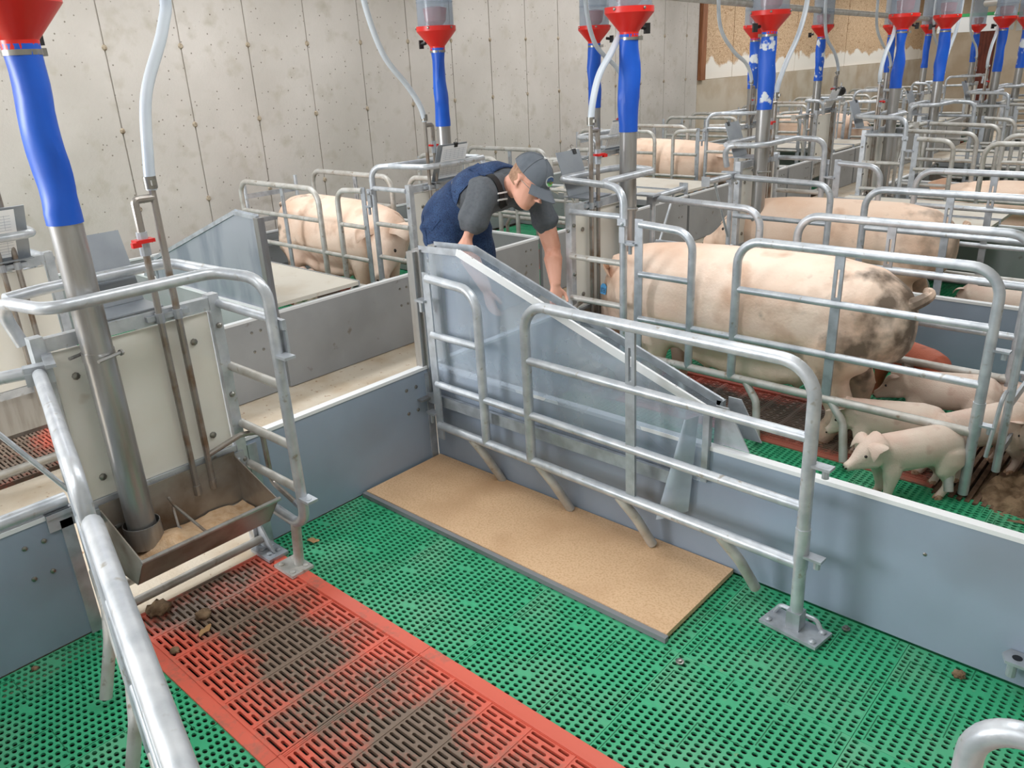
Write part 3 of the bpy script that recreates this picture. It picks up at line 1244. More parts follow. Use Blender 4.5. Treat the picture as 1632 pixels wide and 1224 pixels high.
def gate(L, xs, xl, legdir, tbar, foot, m='galv'):
    """crate side: short hoop 0..xs, long hoop xl..L; legdir = side to which the stub legs curve"""
    def build():
        t = empty('crate_side_gate')
        G = M[m]
        if not tbar:
            q = MB()
            q.box((0, -0.004, 0.24), (0.048, 0.004, 1.06))
            hp = q.build('hinge_plate', M['zinc'], t)
            for z in (0.92, 0.36):
                q = MB()
                q.box((-0.05, -0.022, z), (0.012, 0.022, z + 0.01))
                q.tube([(-0.03, 0, z - 0.05), (-0.03, 0, z)], 0.011, n=8)
                q.build('hinge_pin', M['zinc'], hp)
        q = MB()
        q.tube([(0.03, 0, 1.035), (xs, 0, 1.018), (xs, 0, 0.31)], 0.0205, n=14, bend=0.10, k=8)
        q.build('short_hoop', G, t)
        for z in (0.77, 0.525):
            q = MB()
            q.tube([(0.03, 0, z), (xs, 0, z)], 0.0165)
            q.build('rail', G, t)
        q = MB()
        q.tube([(xs, 0, 0.525), (xl, 0, 0.525)], 0.0165)
        q.build('rail', G, t)
        q = MB()
        q.tube([(0.02, 0, 0.31), (L, 0, 0.31)], 0.0205, n=14)
        q.build('bottom_rail', M['galv_dirty'] if not foot else G, t)
        q = MB()
        q.tube([(xl, 0, 0.31), (xl, 0, 1.01), (L, 0, 1.01), (L, 0, 0.06 if foot else 0.02)], 0.0215, n=14, bend=0.115, k=8)
        q.build('long_hoop', G, t)
        for z in (0.77, 0.525):
            q = MB()
            q.tube([(xl, 0, z), (L, 0, z)], 0.0175)
            q.build('rail', G, t)
        q = MB()
        xm = xl + (L - xl) * 0.435
        q.box((xm - 0.021, -0.006, 0.32), (xm + 0.021, 0.006, 0.80))
        q.box((xm - 0.021, -0.006, 0.93), (xm + 0.021, 0.006, 1.0))
        q.box((xm - 0.021, -0.006, 0.80), (xm - 0.006, 0.006, 0.93))
        q.box((xm + 0.006, -0.006, 0.80), (xm + 0.021, 0.006, 0.93))
        q.build('flat_bar', M['zinc'], t)
        for xx in (0.30, 0.72, 1.15, 1.60):
            if xx > L - 0.05:
                continue
            q = MB()
            q.tube([(xx - 0.05, 0, 0.30), (xx + 0.02, legdir * 0.02, 0.22), (xx + 0.06, legdir * 0.075, 0.09 if foot else 0.05)], 0.0195, n=12, bend=0.09)
            q.build('leg_stub', M['galv_dirty'], t)
        q = MB()
        q.tube([(L, 0, 0.45), (L, 0, 0.30)], 0.0245, n=12)
        q.build('socket', G, t)
        for z in (0.68, 0.35):
            q = MB()
            q.box((L + 0.015, -0.02, z), (L + 0.075, 0.02, z + 0.009))
            q.tube([(L + 0.055, 0, z - 0.03), (L + 0.055, 0, z - 0.0)], 0.012, n=8)
            q.tube([(L + 0.055, 0, z + 0.0085), (L + 0.055, 0, z + 0.0095)], 0.011, n=10)
            q.build('latch_lug', M['zinc'], t)
        if foot:
            q = MB()
            q.prism([(L - 0.11, -0.045), (L + 0.10, -0.06), (L + 0.11, 0.045), (L - 0.10, 0.06)], 'z', 0.052, 0.064)
            for dx, dy in ((-0.085, -0.025), (0.08, -0.04), (0.085, 0.025)):
                q.bolt((L + dx, dy, 0.064), (0, 0, 1), 0.013, 0.01)
            q.tube([(L - 0.09, 0.03, 0.064), (L - 0.07, 0.03, 0.10), (L + 0.06, 0.03, 0.10), (L + 0.08, 0.03, 0.064)], 0.008, n=8, bend=0.02)
            q.box((L - 0.024, -0.024, 0.06), (L + 0.024, 0.024, 0.13))
            q.build('foot_plate', M['zinc'], t)
        if tbar:
            sg = legdir
            q = MB()
            q.tube([(0.0, -sg * 0.02, 1.04), (0.0, sg * 0.36, 1.045)], 0.0205, n=12)
            q.box((-0.03, sg * 0.355, 1.015), (0.03, sg * 0.362, 1.08))
            tb = q.build('cross_arm', G, t)
            q = MB()
            q.tube([(0, sg * 0.24, 1.03), (0, sg * 0.01, 0.62)], 0.0085, n=8)
            q.build('brace', G, tb)
            q = MB()
            q.tube([(0, 0, 0.31), (0, 0, 1.03)], 0.017, n=10)
            q.build('front_upright', G, t)
            q = MB()
            q.box((-0.09, -0.03 - 0.05 * sg, 1.055), (0.05, 0.03 - 0.02 * sg, 1.066))
            q.box((-0.02, -0.04, 1.0), (0.02, 0.04, 1.06))
            q.build('slide_bracket', M['zinc'], tb)
        return t
    return build


def panel(L, m='pvc', h=0.5, th=0.03, bolts=True):
    def build():
        t = empty('divider_panel')
        q = MB()
        q.box((0, -th / 2, 0.008), (L, th / 2, h - 0.012))
        body = q.build('panel_board', M[m], t, smooth=0)
        q = MB()
        q.box((0, -th / 2 - 0.003, h - 0.012), (L, th / 2 + 0.003, h + 0.003))
        q.build('cap_strip', M['cap'], t, smooth=0)
        if bolts:
            q = MB()
            for x in (L * 0.2, L * 0.5, L * 0.8):
                for s in (-1, 1):
                    q.bolt((x, s * th / 2, h * 0.7), (0, s, 0), 0.006, 0.004)
            q.build('rivet', M['bolt'], body)
        return t
    return build


def head_panel(L, m):
    def build():
        t = empty('head_panel')
        q = MB()
        q.box((-0.016, 0, 0.006), (0.016, L, 0.488))
        body = q.build('panel_board', M[m], t, smooth=0)
        q = MB()
        q.box((-0.019, 0, 0.488), (0.019, L, 0.503))
        q.build('cap_strip', M['cap'], t, smooth=0)
        q = MB()
        for a in (0.1, 0.16):
            for z in (0.42, 0.3):
                for s in (-1, 1):
                    q.bolt((s * 0.016, L - a, z), (s, 0, 0), 0.009, 0.005)
        q.build('rivet', M['bolt'], body)
        for yy in (0.02, L - 0.02) if m == 'pvc' else ():
            q = MB()
            q.box((-0.024, yy - 0.02, 0.0), (0.024, yy + 0.02, 0.47))
            q.build('end_channel', M['zinc'], t)
        return t
    return build


def record_plate(sx, sy, papers):
    def build():
        t = empty('record_board')
        q = MB(sx, sy)
        rot = Matrix.Rotation(math.radians(-20), 3, 'Y')
        ox = 0.0 if papers else -0.12
        pv = (-0.03 + ox, 0, 1.10)
        q.box((-0.034 + ox, 0.18, 1.10), (-0.03 + ox, 0.46 if papers else 0.40, 1.36), rot, pv)
        q.box((-0.075 + ox, 0.18, 1.094), (0.0, 0.46 if papers else 0.40, 1.099))
        q.build('back_plate', M['plate'], t, smooth=0)
        q = MB(sx, sy)
        q.box((-0.042 + ox, 0.335, 1.335), (-0.026 + ox, 0.365, 1.365), rot, pv)
        q.build('binder_clip', M['black'], t)
        q = MB(sx, sy)
        q.tube([Vector(pv) + rot @ (Vector(p) - Vector(pv)) for p in ((-0.036 + ox, 0.34, 1.36), (-0.036 + ox, 0.335, 1.385), (-0.036 + ox, 0.35, 1.392), (-0.036 + ox, 0.365, 1.385), (-0.036 + ox, 0.36, 1.36))], 0.002, n=6)
        q.build('clip_wire', M['bolt'], t)
        if papers:
            q = MB(sx, sy)
            q.box((-0.0375, 0.225, 1.235), (-0.0365, 0.47, 1.35), rot, pv)
            p1 = q.build('upper_sheet', M['paper'], t, smooth=0)
            q = MB(sx, sy)
            q.box((-0.0360, 0.235, 1.115), (-0.0350, 0.46, 1.235), rot, pv)
            p2 = q.build('lower_sheet', M['paper'], t, smooth=0)
            for pp, z0, z1 in ((p1, 1.25, 1.325), (p2, 1.13, 1.225)):
                q = MB(sx, sy)
                z = z0
                xx = -0.0379 if pp is p1 else -0.0364
                while z < z1:
                    q.box((xx, 0.245, z), (xx + 0.0002, 0.45, z + 0.0016), rot, pv)
                    z += 0.014
                for yy in (0.27, 0.31, 0.35, 0.39, 0.43):
                    q.box((xx, yy, z0), (xx + 0.0002, yy + 0.0012, z1), rot, pv)
                q.build('printed_table', M['ink'], pp, smooth=0)
        return t
    return build


def creep_lid():
    """flat pale lid on the creep corner, 1.45 x 0.62"""
    t = empty('creep_cover')
    q = MB()
    q.prism([(0.02, 0.0), (1.15, 0.0), (1.42, 0.2), (1.42, 0.62), (0.02, 0.62)], 'z', 0.515, 0.54)
    q.build('lid_board', M['lid'], t, smooth=0)
    q = MB()
    q.box((0.02, 0.622, 0.50), (1.42, 0.635, 0.545))
    q.build('edge_rail', M['zinc'], t)
    q = MB()
    q.box((0.02, -0.012, 0.49), (1.15, -0.001, 0.543))
    q.build('front_lip', M['pvc_grey'], t)
    return t


# ---- rows of pens
for side, row, div, fx, sx, names in (('r', RIGHT, RDIV, 0.0, 1, RN), ('l', LEFT, LDIV, FL, -1, LN)):
    for i, (y0, s) in enumerate(row):
        nm = names[i]
        lo, hi = div[i], div[i + 1]
        d1, d2 = (hi, lo) if s < 0 else (lo, hi)
        base = (fx, y0, 0)
        place(('frame', sx, s), head_frame(sx, s), base, 'galvanised head frame with cream headboard of ' + nm, 'crate frame', 'crate head frames')
        place(('trough', sx, s), trough(sx, s), base, 'stained steel feed trough in ' + nm, 'trough', 'feed troughs')
        if side == 'r' and i < 2:
            o = place(('feed', sx, s), feed_heap(sx, s), base, 'tan feed meal heaped in the trough of ' + nm, 'feed')
        o = dispenser(3 + i * 7 + (40 if side == 'l' else 0), (side, i) in (('r', 2), ('l', 4), ('r', 6), ('l', 3)))
        o.location = (fx + sx * 0.085, y0 + s * (0.46 if (side, i) == ('r', 0) else 0.44), 0)
        o.rotation_euler = (0, 0, random.uniform(0, 6))
        tag(o, 'red funnel feed hopper on blue sleeve and steel pipe above ' + nm, 'feed hopper', 'feed hoppers')
        # hose shape differs from pen to pen
        if side == 'r':
            px = 0.035
            hose = {0: [(0.035, 0.14, 1.60), (0.03, 0.10, 1.80), (0.03, 0.0, 2.0), (0.03, -0.03, 2.15), (0.03, -0.03, 2.7)],
                    1: [(0.035, 0.17, 1.62), (0.03, 0.24, 1.76), (0.03, 0.38, 1.90), (0.03, 0.54, 2.12), (0.03, 0.58, 2.6)]}.get(
                i, [(0.035, 0.13, 1.6), (0.03, 0.0, 1.76), (0.02, -0.2, 1.95), (0.0, -0.35, 2.2), (0, -0.35, 2.6)] if s < 0 else
                [(0.035, 0.13, 1.6), (0.03, 0.22, 1.76), (0.02, 0.42, 1.95), (0.0, 0.5, 2.2), (0, 0.5, 2.6)])
        else:
            px = -0.045
            hose = {1: [(-0.045, 0.12, 1.60), (-0.04, 0.03, 1.73), (-0.04, -0.15, 1.93), (-0.04, -0.26, 2.25), (-0.04, -0.28, 2.6)]}.get(
                i, [(-0.045, 0.12, 1.60), (-0.04, 0.0, 1.72), (-0.04, -0.3, 1.85), (-0.04, -0.6, 2.1), (-0.04, -0.66, 2.6)] if s > 0 else
                [(-0.045, 0.16, 1.60), (-0.04, 0.3, 1.76), (-0.04, 0.6, 1.95), (-0.04, 0.72, 2.25), (-0.04, 0.72, 2.6)])
        place(('water', side, i if i < 2 else 10 + s), water_line(sx, s, px, side == 'r', hose), base,
              'pair of water pipes with milky hose and red valve on ' + nm, 'water pipe', 'water lines')
        if i <= 5:
            place(('record', sx, s, side), record_plate(sx, s, side == 'l'), base if (side, i) != ('l', 0) else (fx, y0 + 0.10, 0),
                  ('tilted grey record plate with white sheets on head frame of ' if side == 'l' else 'tilted grey record plate seen from behind on head frame of ') + nm,
                  'record board', 'record boards')
        # head panels closing the pen towards the aisle
        for a, b, wd in ((d1, y0, 'long'), (y0 + s * 0.63, d2, 'short')):
            if abs(a - b) < 0.15:
                continue
            a, b = sorted((a, b))
            m = 'pvc' if side == 'r' and i < 2 else 'pvc_grey'
            L = b - a - 0.045
            o = place(('hp', m, round(L, 3)), head_panel(L, m), (fx, a + 0.022, 0),
                      '%s %s head panel with white edge closing %s' % (wd, 'blue-grey' if m == 'pvc' else 'grey', nm), 'panel', 'head panels')
        # crate sides
        sA = s * 1
        gl = -s
        if (side, i) == ('r', 0):
            o = place(('gA',), gate(1.85, 0.35, 0.63, 1, False, True), (0.11, -0.088, -0.075),
                      'near galvanised crate side swung open and parked along the blue panel', 'crate gate', None,
                      (0, 0, math.atan2(-0.095, 1.87)))
            o.rotation_euler = (0, -math.radians(0.9), math.atan2(-0.095, 1.87))
            o = place(('gfar', sx, s), gate(2.05, 0.82, 0.98, -1, True, False), (0.10, -1.70, -0.02),
                      'galvanised crate side running past the camera at the left edge', 'crate gate', None, (0, 0, math.atan2(-0.45, 1.78)))
        else:
            rz = 0 if sx > 0 else PI
            ld = -s if sx > 0 else s
            fx2 = fx + sx * 0.45
            mm = 'galv' if i < 3 and side == 'r' else 'galv_dirty'
            gg = 'crate side gates'
            place(('gn', ld, mm), gate(1.70, 0.34, 0.585, ld, False, False, mm), (fx2, y0 - s * 0.03, 0),
                  'crate side gate nearest the creep corner in ' + nm, 'crate gate', gg, (0, 0, rz))
            off = 0.08 if (side, i) != ('r', 2) else 0.30
            place(('gf', -ld, mm), gate(2.03, 0.70, 0.92, -ld, True, False, mm), (fx + sx * 0.10, y0 + s * (0.61 + off), 0),
                  'crate side gate with cross arm on the far side of ' + nm, 'crate gate', gg, (0, 0, rz))
    # dividers between pens
    for j, yd in enumerate(div):
        if j == 0 and side == 'l':
            continue
        m = 'pvc' if side == 'r' and j <= 2 else 'pvc_grey'
        L = 2.82 if side == 'r' else 2.35
        o = place(('div', m, L), panel(L, m), (fx + sx * 0.02, yd, 0),
                  ['low grey divider panel %s', 'low blue-grey divider panel with white top edge %s'][m == 'pvc'] %
                  ('before ' + names[0] if j == 0 else 'beyond ' + names[j - 1]), 'panel', 'divider panels', (0, 0, 0 if sx > 0 else PI))
    # rear panels along the wall / rear walk
    xr = fx + sx * (2.87 if side == 'r' else 2.37)
    for i in range(len(row)):
        if side == 'r' and i == 0:
            continue
        L = div[i + 1] - div[i] - 0.05
        o = place(('rear', side, round(L, 3)), head_panel(L, 'pvc_grey'), (xr, div[i] + 0.025, 0), 'low grey rear panel closing the back of ' + names[i], 'panel', 'rear panels')

# tail doors of the crates (upright frames behind the sows)
def tail_door():
    t = empty('crate_tail_door')
    for yy in (-0.26, 0.26):
        q = MB()
        q.tube([(0, yy, 0.12), (0, yy, 0.98)], 0.0165, n=10)
        q.build('upright', M['galv'], t)
    for z in (0.20, 0.42, 0.64, 0.86):
        q = MB()
        q.box((-0.006, -0.26, z - 0.02), (0.006, 0.26, z + 0.02))
        q.build('cross_slat', M['zinc'], t)
    q = MB()
    q.tube([(-0.01, -0.30, 0.5), (-0.01, -0.36, 0.5), (-0.03, -0.36, 0.22)], 0.009, n=8, bend=0.03)
    q.build('drop_latch', M['galv'], t)
    return t


for side, row, fx, sx, names in (('r', RIGHT, 0.0, 1, RN), ('l', LEFT, FL, -1, LN)):
    for i, (y0, s) in enumerate(row):
        if (side, i) == ('r', 0):
            continue
        place(('tail',), tail_door, (fx + sx * 2.24, y0 + s * 0.32, 0), 'galvanised tail door behind the crate in ' + names[i], 'crate gate', 'crate tail doors', (0, 0, 0 if sx > 0 else PI))
# pale flat lids over creep corners further back
for side, row, div, fx, sx, names in (('r', RIGHT, RDIV, 0.0, 1, RN), ('l', LEFT, LDIV, FL, -1, LN)):
    for i, (y0, s) in enumerate(row):
        if side == 'r' and i < 2 or (side, i) == ('l', 0):
            continue
        d1 = div[i + 1] if s < 0 else div[i]
        o = place(('lid',), creep_lid, (0, 0, 0), 'pale flat creep cover in the corner of ' + names[i], 'creep cover', 'flat creep covers')
        # local +y edge (hinge) lies at the divider
        m_ = Matrix.Translation((fx, d1 - (-s) * -0.02 * 0 + s * 0.02, 0))
        if sx > 0 and s < 0:
            o.location, o.rotation_euler = (fx, d1 - 0.66, 0), (0, 0, 0)
        elif sx > 0:
            o.location, o.rotation_euler = (fx, d1 + 0.66, 0), (0, 0, 0)
            o.scale = (1, -1, 1)
        elif s > 0:
            o.location, o.rotation_euler = (fx, d1 + 0.66, 0), (0, 0, PI)
        else:
            o.location, o.rotation_euler = (fx, d1 - 0.66, 0), (0, 0, PI)
            o.scale = (1, -1, 1)
# ------------------------------------------------------------------ upright creep covers on the first dividers


def creep_cover(side_mat, front):
    def build():
        t = empty('creep_cover')
        prof = [(0.03, 0.35), (0.03, 1.065), (0.27, 1.075), (1.50, 0.645), (1.50, 0.40), (1.44, 0.35)]
        q = MB()
        # slightly wavy sheet
        n = 40
        top, bot = [], []
        vs, fs = [], []
        for i in range(n + 1):
            x = 0.03 + 1.46 * i / n
            zt = 1.065 + (x - 0.03) / 0.24 * 0.01 if x < 0.27 else 1.075 - (x - 0.27) * 0.3496
            zb = 0.35
            for k in range(7):
                z = zb + (zt - zb) * k / 6
                yy = 0.006 * math.sin(x * 9 + z * 4) * math.sin(PI * k / 6) + 0.003 * math.sin(z * 21 + x * 13) * math.sin(PI * k / 6)
                vs.append((x, yy, z))
        for i in range(n):
            for k in range(6):
                fs.append((i * 7 + k, (i + 1) * 7 + k, (i + 1) * 7 + k + 1, i * 7 + k + 1))
        m0 = len(vs)
        vs2 = [(p[0], p[1] + 0.002, p[2]) for p in vs]
        q.add(vs + vs2, fs + [tuple(m0 + j for j in f[::-1]) for f in fs])
        q.build('clear_sheet' if side_mat == 'clear' else 'grey_sheet', M[side_mat], t, smooth=60)

        def bar(a, b, wd, h):
            q = MB()
            a, b = Vector(a), Vector(b)
            d = (b - a)
            L = d.length
            ang = math.atan2(-d.z, d.x)
            rot = Matrix.Rotation(ang, 3, 'Y')
            q.box((a.x, a.y - wd / 2, a.z - h / 2), (a.x + L, a.y + wd / 2, a.z + h / 2), rot, a)
            # raised lip makes it read as an angle profile
            q.box((a.x, a.y - wd / 2, a.z + h / 2), (a.x + L, a.y - wd / 2 + 0.004, a.z + h / 2 + 0.008), rot, a)
            return q
        q = bar((0.02, 0, 1.068), (0.275, 0, 1.078), 0.022, 0.022)
        q.build('top_rail', M['zinc'], t)
        q = bar((0.265, 0, 1.08), (1.51, 0, 0.645), 0.024, 0.024)
        sl = q.build('slope_rail', M['cap'] if front else M['zinc'], t)
        q = MB()
        for k in range(7):
            x = 0.35 + k * 0.17
            q.bolt((x, 0, 1.092 - (x - 0.265) * 0.3496), (0, 0, 1), 0.006, 0.005)
        q.build('rivet', M['bolt'], sl)
        if front:
            q = bar((0.03, -0.028, 0.345), (1.42, -0.028, 0.345), 0.03, 0.045)
            q.build('bottom_rail', M['zinc'], t)
        q = MB()
        q.box((-0.012, -0.022, 0.33), (0.034, 0.022, 1.07))
        if front:
            q.box((-0.03, -0.045, 0.355), (0.014, -0.022, 1.06))
            q.box((-0.03, -0.10, 0.345), (0.05, -0.03, 0.355))
        q.build('side_channel', M['stainless'], t)
        q = MB()
        q.box((1.495, -0.012, 0.36), (1.52, 0.012, 0.655))
        q.prism([(1.52, 0.66), (1.57, 0.66), (1.66, 0.51), (1.52, 0.51)], 'y', 0.03, 0.036)
        q.build('end_bracket', M['zinc'], t)
        if front:
            # loose curled strip of the clear sheet hanging at the low end
            q = MB()
            rings = []
            nn = 12
            for i in range(9):
                u = i / 8
                z = 0.62 - 0.40 * u
                wdt = 0.03 + 0.09 * u
                pts = []
                for j in range(nn + 1):
                    a = -0.7 + 2.6 * j / nn
                    pts.append((1.475 - wdt * 0.9 * (j / nn) - 0.02 * u, -0.03 - 0.035 * math.sin(a) - 0.012 * u, z - 0.05 * (j / nn) * u))
                rings.append(pts)
            vs = [p for r in rings for p in r]
            fs = [(i * (nn + 1) + j, i * (nn + 1) + j + 1, (i + 1) * (nn + 1) + j + 1, (i + 1) * (nn + 1) + j) for i in range(8) for j in range(nn)]
            m0 = len(vs)
            vs += [(p[0] + 0.001, p[1] - 0.0015, p[2]) for p in vs]
            q.add(vs, fs + [tuple(m0 + k for k in f[::-1]) for f in fs])
            q.build('curled_flap', M['curtain'], t, smooth=60)
        return t
    return build


place(('cc', 1), creep_cover('clear', True), (0, -0.022, 0), 'clear plastic creep cover with sloping rail and curled flap above the blue panel', 'creep cover')
place(('cc', 2), creep_cover('clear', False), (0, 0.075, 0), 'second clear creep cover standing just behind the front one', 'creep cover')
place(('cc', 3), creep_cover('frosted', False), (FL, 0.06, 0), 'streaked grey creep cover with sloping top beside the left-row sow', 'creep cover', None, (0, 0, PI))
# tan mat board on the floor of the front pen
t = empty('heat_mat', (0, 0, 0))
q = MB()
q.box((0.035, -0.495, 0.006), (1.645, -0.022, 0.026))
q.build('board', M['chip'], t, smooth=0)
q = MB()
q.box((0.03, -0.516, 0.002), (1.652, -0.495, 0.022))
q.build('edge_strip', M['grey_edge'], t, smooth=0)
tag(t, 'tan chipboard mat with grey edge lying along the blue panel', 'mat')
# steel tube and bracket on top of the short panel at the left edge
t = empty('panel_tube', (0.0, 0, 0))
q = MB()
q.tube([(0.0, -2.45, 0.53), (0.0, -1.70, 0.53)], 0.024, n=14)
q.build('tube', M['galv'], t)
q = MB()
q.box((-0.03, -1.78, 0.49), (0.03, -1.69, 0.505))
q.box((0.018, -1.78, 0.44), (0.024, -1.69, 0.505))
q.build('bracket', M['zinc'], t)
tag(t, 'galvanised tube lying on the panel top at the left edge', 'tube')
# bent tube end rising at the lower right corner
t = empty('tail_hoop', (0, 0, 0))
q = MB()
q.tube([(2.645, -1.25, 0.0), (2.645, -1.25, 0.865), (3.3, -1.25, 0.865), (3.3, -1.25, 0.0)], 0.0215, n=14, bend=0.08, k=8)
q.build('hoop_tube', M['galv'], t)
q = MB()
q.tube([(2.645, -1.25, 0.4), (3.3, -1.25, 0.4)], 0.0165)
q.build('rail', M['galv'], t)
tag(t, 'bent galvanised tube end in the lower right corner', 'crate gate')
t = empty('latch_lug', (0, 0, 0))
q = MB()
q.prism([(2.55, -0.085), (2.64, -0.085), (2.64, -0.018), (2.55, -0.018), (2.535, -0.05)], 'z', 0.118, 0.128)
q.tube([(2.567, -0.052, 0.06), (2.567, -0.052, 0.12)], 0.014, n=10)
q.build('plate', M['zinc'], t)
q = MB()
q.tube([(2.575, -0.052, 0.1275), (2.575, -0.052, 0.1288)], 0.014, n=14)
q.build('bolt_hole', M['black'], t)
tag(t, 'galvanised latch lug on the blue panel at the right edge', 'latch')

# ------------------------------------------------------------------ floor litter and overhead lines


def clod(sd, r, flat=0.6):
    bm = bmesh.new()
    bmesh.ops.create_icosphere(bm, subdivisions=3, radius=r)
    for v in bm.verts:
        k = 1 + 0.45 * noise.noise(v.co * (2.2 / r) + Vector((sd, 0, 0))) + 0.2 * noise.noise(v.co * (6 / r))
        v.co *= k
        v.co.z *= flat
    me = bpy.data.meshes.new('clod')
    bm.to_mesh(me)
    bm.free()
    me.shade_smooth()
    me.materials.append(M['dung'])
    return me


for i, (x, y_, r, lab) in enumerate([
        (0.10, -1.53, 0.042, 'largest dry dung clod on the red slats by the left gate'),
        (0.26, -1.44, 0.028, 'dark dung clod on the red slats below the trough'),
        (2.44, -0.075, 0.018, 'brown clod on the green slats at the foot of the blue panel'),
        (0.36, -1.60, 0.016, 'small dung crumb at the left border of the red slats'),
        (0.06, -1.95, 0.011, 'small crumb on the green slats near the left edge'),
        (-1.3, -1.12, 0.017, 'brown clod on the pale aisle floor at the left edge')]):
    o = meshobj('dung_clod', clod(i * 3.1, r))
    o.location = (x, y_, r * 0.45)
    tag(o, lab, 'dung')
for i, (x, y_, rz, lab) in enumerate([(0.17, -0.89, 0.4, 'curled dry leaf on green slats beside the trough post'),
                                      (0.35, -1.48, 1.9, 'pale dry leaf on the soiled red slats')]):
    q = MB()
    q.loft([[(-0.03 + 0.012 * k, s_ * 0.012 * math.sin(PI * (k + 0.3) / 5.6), 0.006 + 0.008 * abs(math.sin(k)) + dz) for s_, dz in ((-1, 0), (1, 0.004), (1, 0.006), (-1, 0.002))] for k in range(6)])
    o = q.build('dry_leaf', M['leaf'])
    o.location = (x, y_, 0.0)
    o.rotation_euler = (0, 0, rz)
    tag(o, lab, 'leaf')
for i, (x, y_, lab) in enumerate([(1.738, -0.565, 'steel floor bolt near the end of the tan mat'), (2.09, -0.075, 'steel floor bolt at the foot of the blue panel beside the gate foot'),
                                  (1.905, -1.16, 'steel washer bolt in the red slats at the bottom edge')]):
    q = MB()
    q.lathe([(0.014, 0), (0.014, 0.004), (0.008, 0.005), (0.008, 0.011), (0.004, 0.012)], n=14)
    o = q.build('floor_bolt', M['bolt'])
    o.location = (x, y_, 0.005)
    tag(o, lab, 'bolt')
# heap of dung and straw behind the blue-tagged sow
q = MB()
g = []
nx, ny = 40, 46
for i in range(nx):
    for j in range(ny):
        u, v = i / (nx - 1), j / (ny - 1)
        x, y_ = 2.16 + 0.46 * u, 1.0 + 0.56 * v
        d = max(0.0, 1 - ((u - 0.6) / 0.55) ** 2 - ((v - 0.45) / 0.5) ** 2)
        h = 0.06 * d ** 0.7 + 0.05 * noise.noise(Vector((x * 11, y_ * 11, 3))) * min(1, d * 3) + 0.02 * noise.noise(Vector((x * 40, y_ * 40, 5))) * min(1, d * 3) - 0.012
        g.append((x, y_, h))
q.add(g, [(i * ny + j, (i + 1) * ny + j, (i + 1) * ny + j + 1, i * ny + j + 1) for i in range(nx - 1) for j in range(ny - 1)])
o = q.build('dung_heap', M['dung'], smooth=60)
tag(o, 'heap of brown dung and straw on slats behind the blue-tagged sow', 'dung', None, 'stuff')

# overhead feed line and fittings
t = empty('feed_line', (0, 0, 0))
q = MB()
q.tube([(-1.56, 2.0, 2.40), (-1.56, 5.09, 2.325), (-1.56, 8.27, 2.25), (-1.56, 13.5, 2.15)], 0.035, n=14)
q.build('conveyor_pipe', M['galv_dirty'], t)
q = MB()
for y_ in (3.4, 6.4, 8.2, 11.0):
    q.tube([(-1.56, y_, 2.28), (-1.56, y_, 3.3)], 0.004, n=6)
q.build('hanger', M['bolt'], t)
tag(t, 'long grey feed conveyor pipe hung under the ceiling at top right', 'pipe')
t = empty('air_duct', (0, 0, 0))
q = MB()
q.tube([(-0.9, 13.0, 2.36), (2.2, 9.5, 2.33)], 0.055, n=14)
q.build('pipe', M['duct'], t)
tag(t, 'pale overhead pipe crossing the top right corner', 'pipe')
for i, (x, y_, z, l, lab) in enumerate([(-2.0, 17.0, 2.12, 1.3, 'white vent box with green stripe below the far ceiling'), (-0.9, 17.6, 2.1, 0.9, 'pale vent box beside the far lamp')]):
    t = empty('vent_box', (x, y_, z))
    q = MB()
    q.box((-l / 2, -0.2, -0.14), (l / 2, 0.2, 0.14))
    q.build('casing', M['duct'], t, smooth=0)
    q = MB()
    q.box((-l / 2 - 0.01, -0.21, 0.14), (l / 2 + 0.01, 0.21, 0.20))
    q.build('green_stripe', M['drygreen'], t, smooth=0)
    q = MB()
    q.tube([(-l / 3, 0, 0.2), (-l / 3, 0, 1.2)], 0.012, n=8)
    q.tube([(l / 3, 0, 0.2), (l / 3, 0, 1.2)], 0.012, n=8)
    q.build('hanger', M['bolt'], t)
    tag(t, lab, 'vent')
t = empty('heat_lamp', (-0.75, 13.6, 2.2))
q = MB()
q.lathe([(0.16, 0.0), (0.13, 0.09), (0.05, 0.15), (0.035, 0.22)], n=20, cap=False)
q.build('lamp_shade', M['lamp_white'], t)
q = MB()
q.lathe([(0.001, 0.01), (0.05, 0.02), (0.06, 0.06), (0.03, 0.12)], n=16)
q.build('bulb', M['lamp_white'], t)
q = MB()
q.tube([(0, 0, 0.2), (0, 0, 1.1)], 0.006, n=6)
q.build('cord', M['black'], t)
tag(t, 'white dish lamp hanging at the top right', 'lamp')
t = empty('ball_float', (-2.0, 10.2, 1.22))
q = MB()
q.lathe([(0.001, -0.07), (0.045, -0.055), (0.068, -0.02), (0.07, 0.02), (0.045, 0.055), (0.001, 0.07)], n=16)
q.build('ball', M['black'], t)
q = MB()
q.tube([(0, 0, 0.06), (0, 0, 0.12)], 0.008, n=6)
q.tube([(0, 0, -0.06), (0, 0, -1.22)], 0.014, n=8)
q.build('stem', M['galv'], t)
tag(t, 'small black ball knob on a post among the far rails', 'knob')

# ------------------------------------------------------------------ pigs
# local frame: snout towards +x, feet on z = 0; built at sow size, head given by pitch and yaw


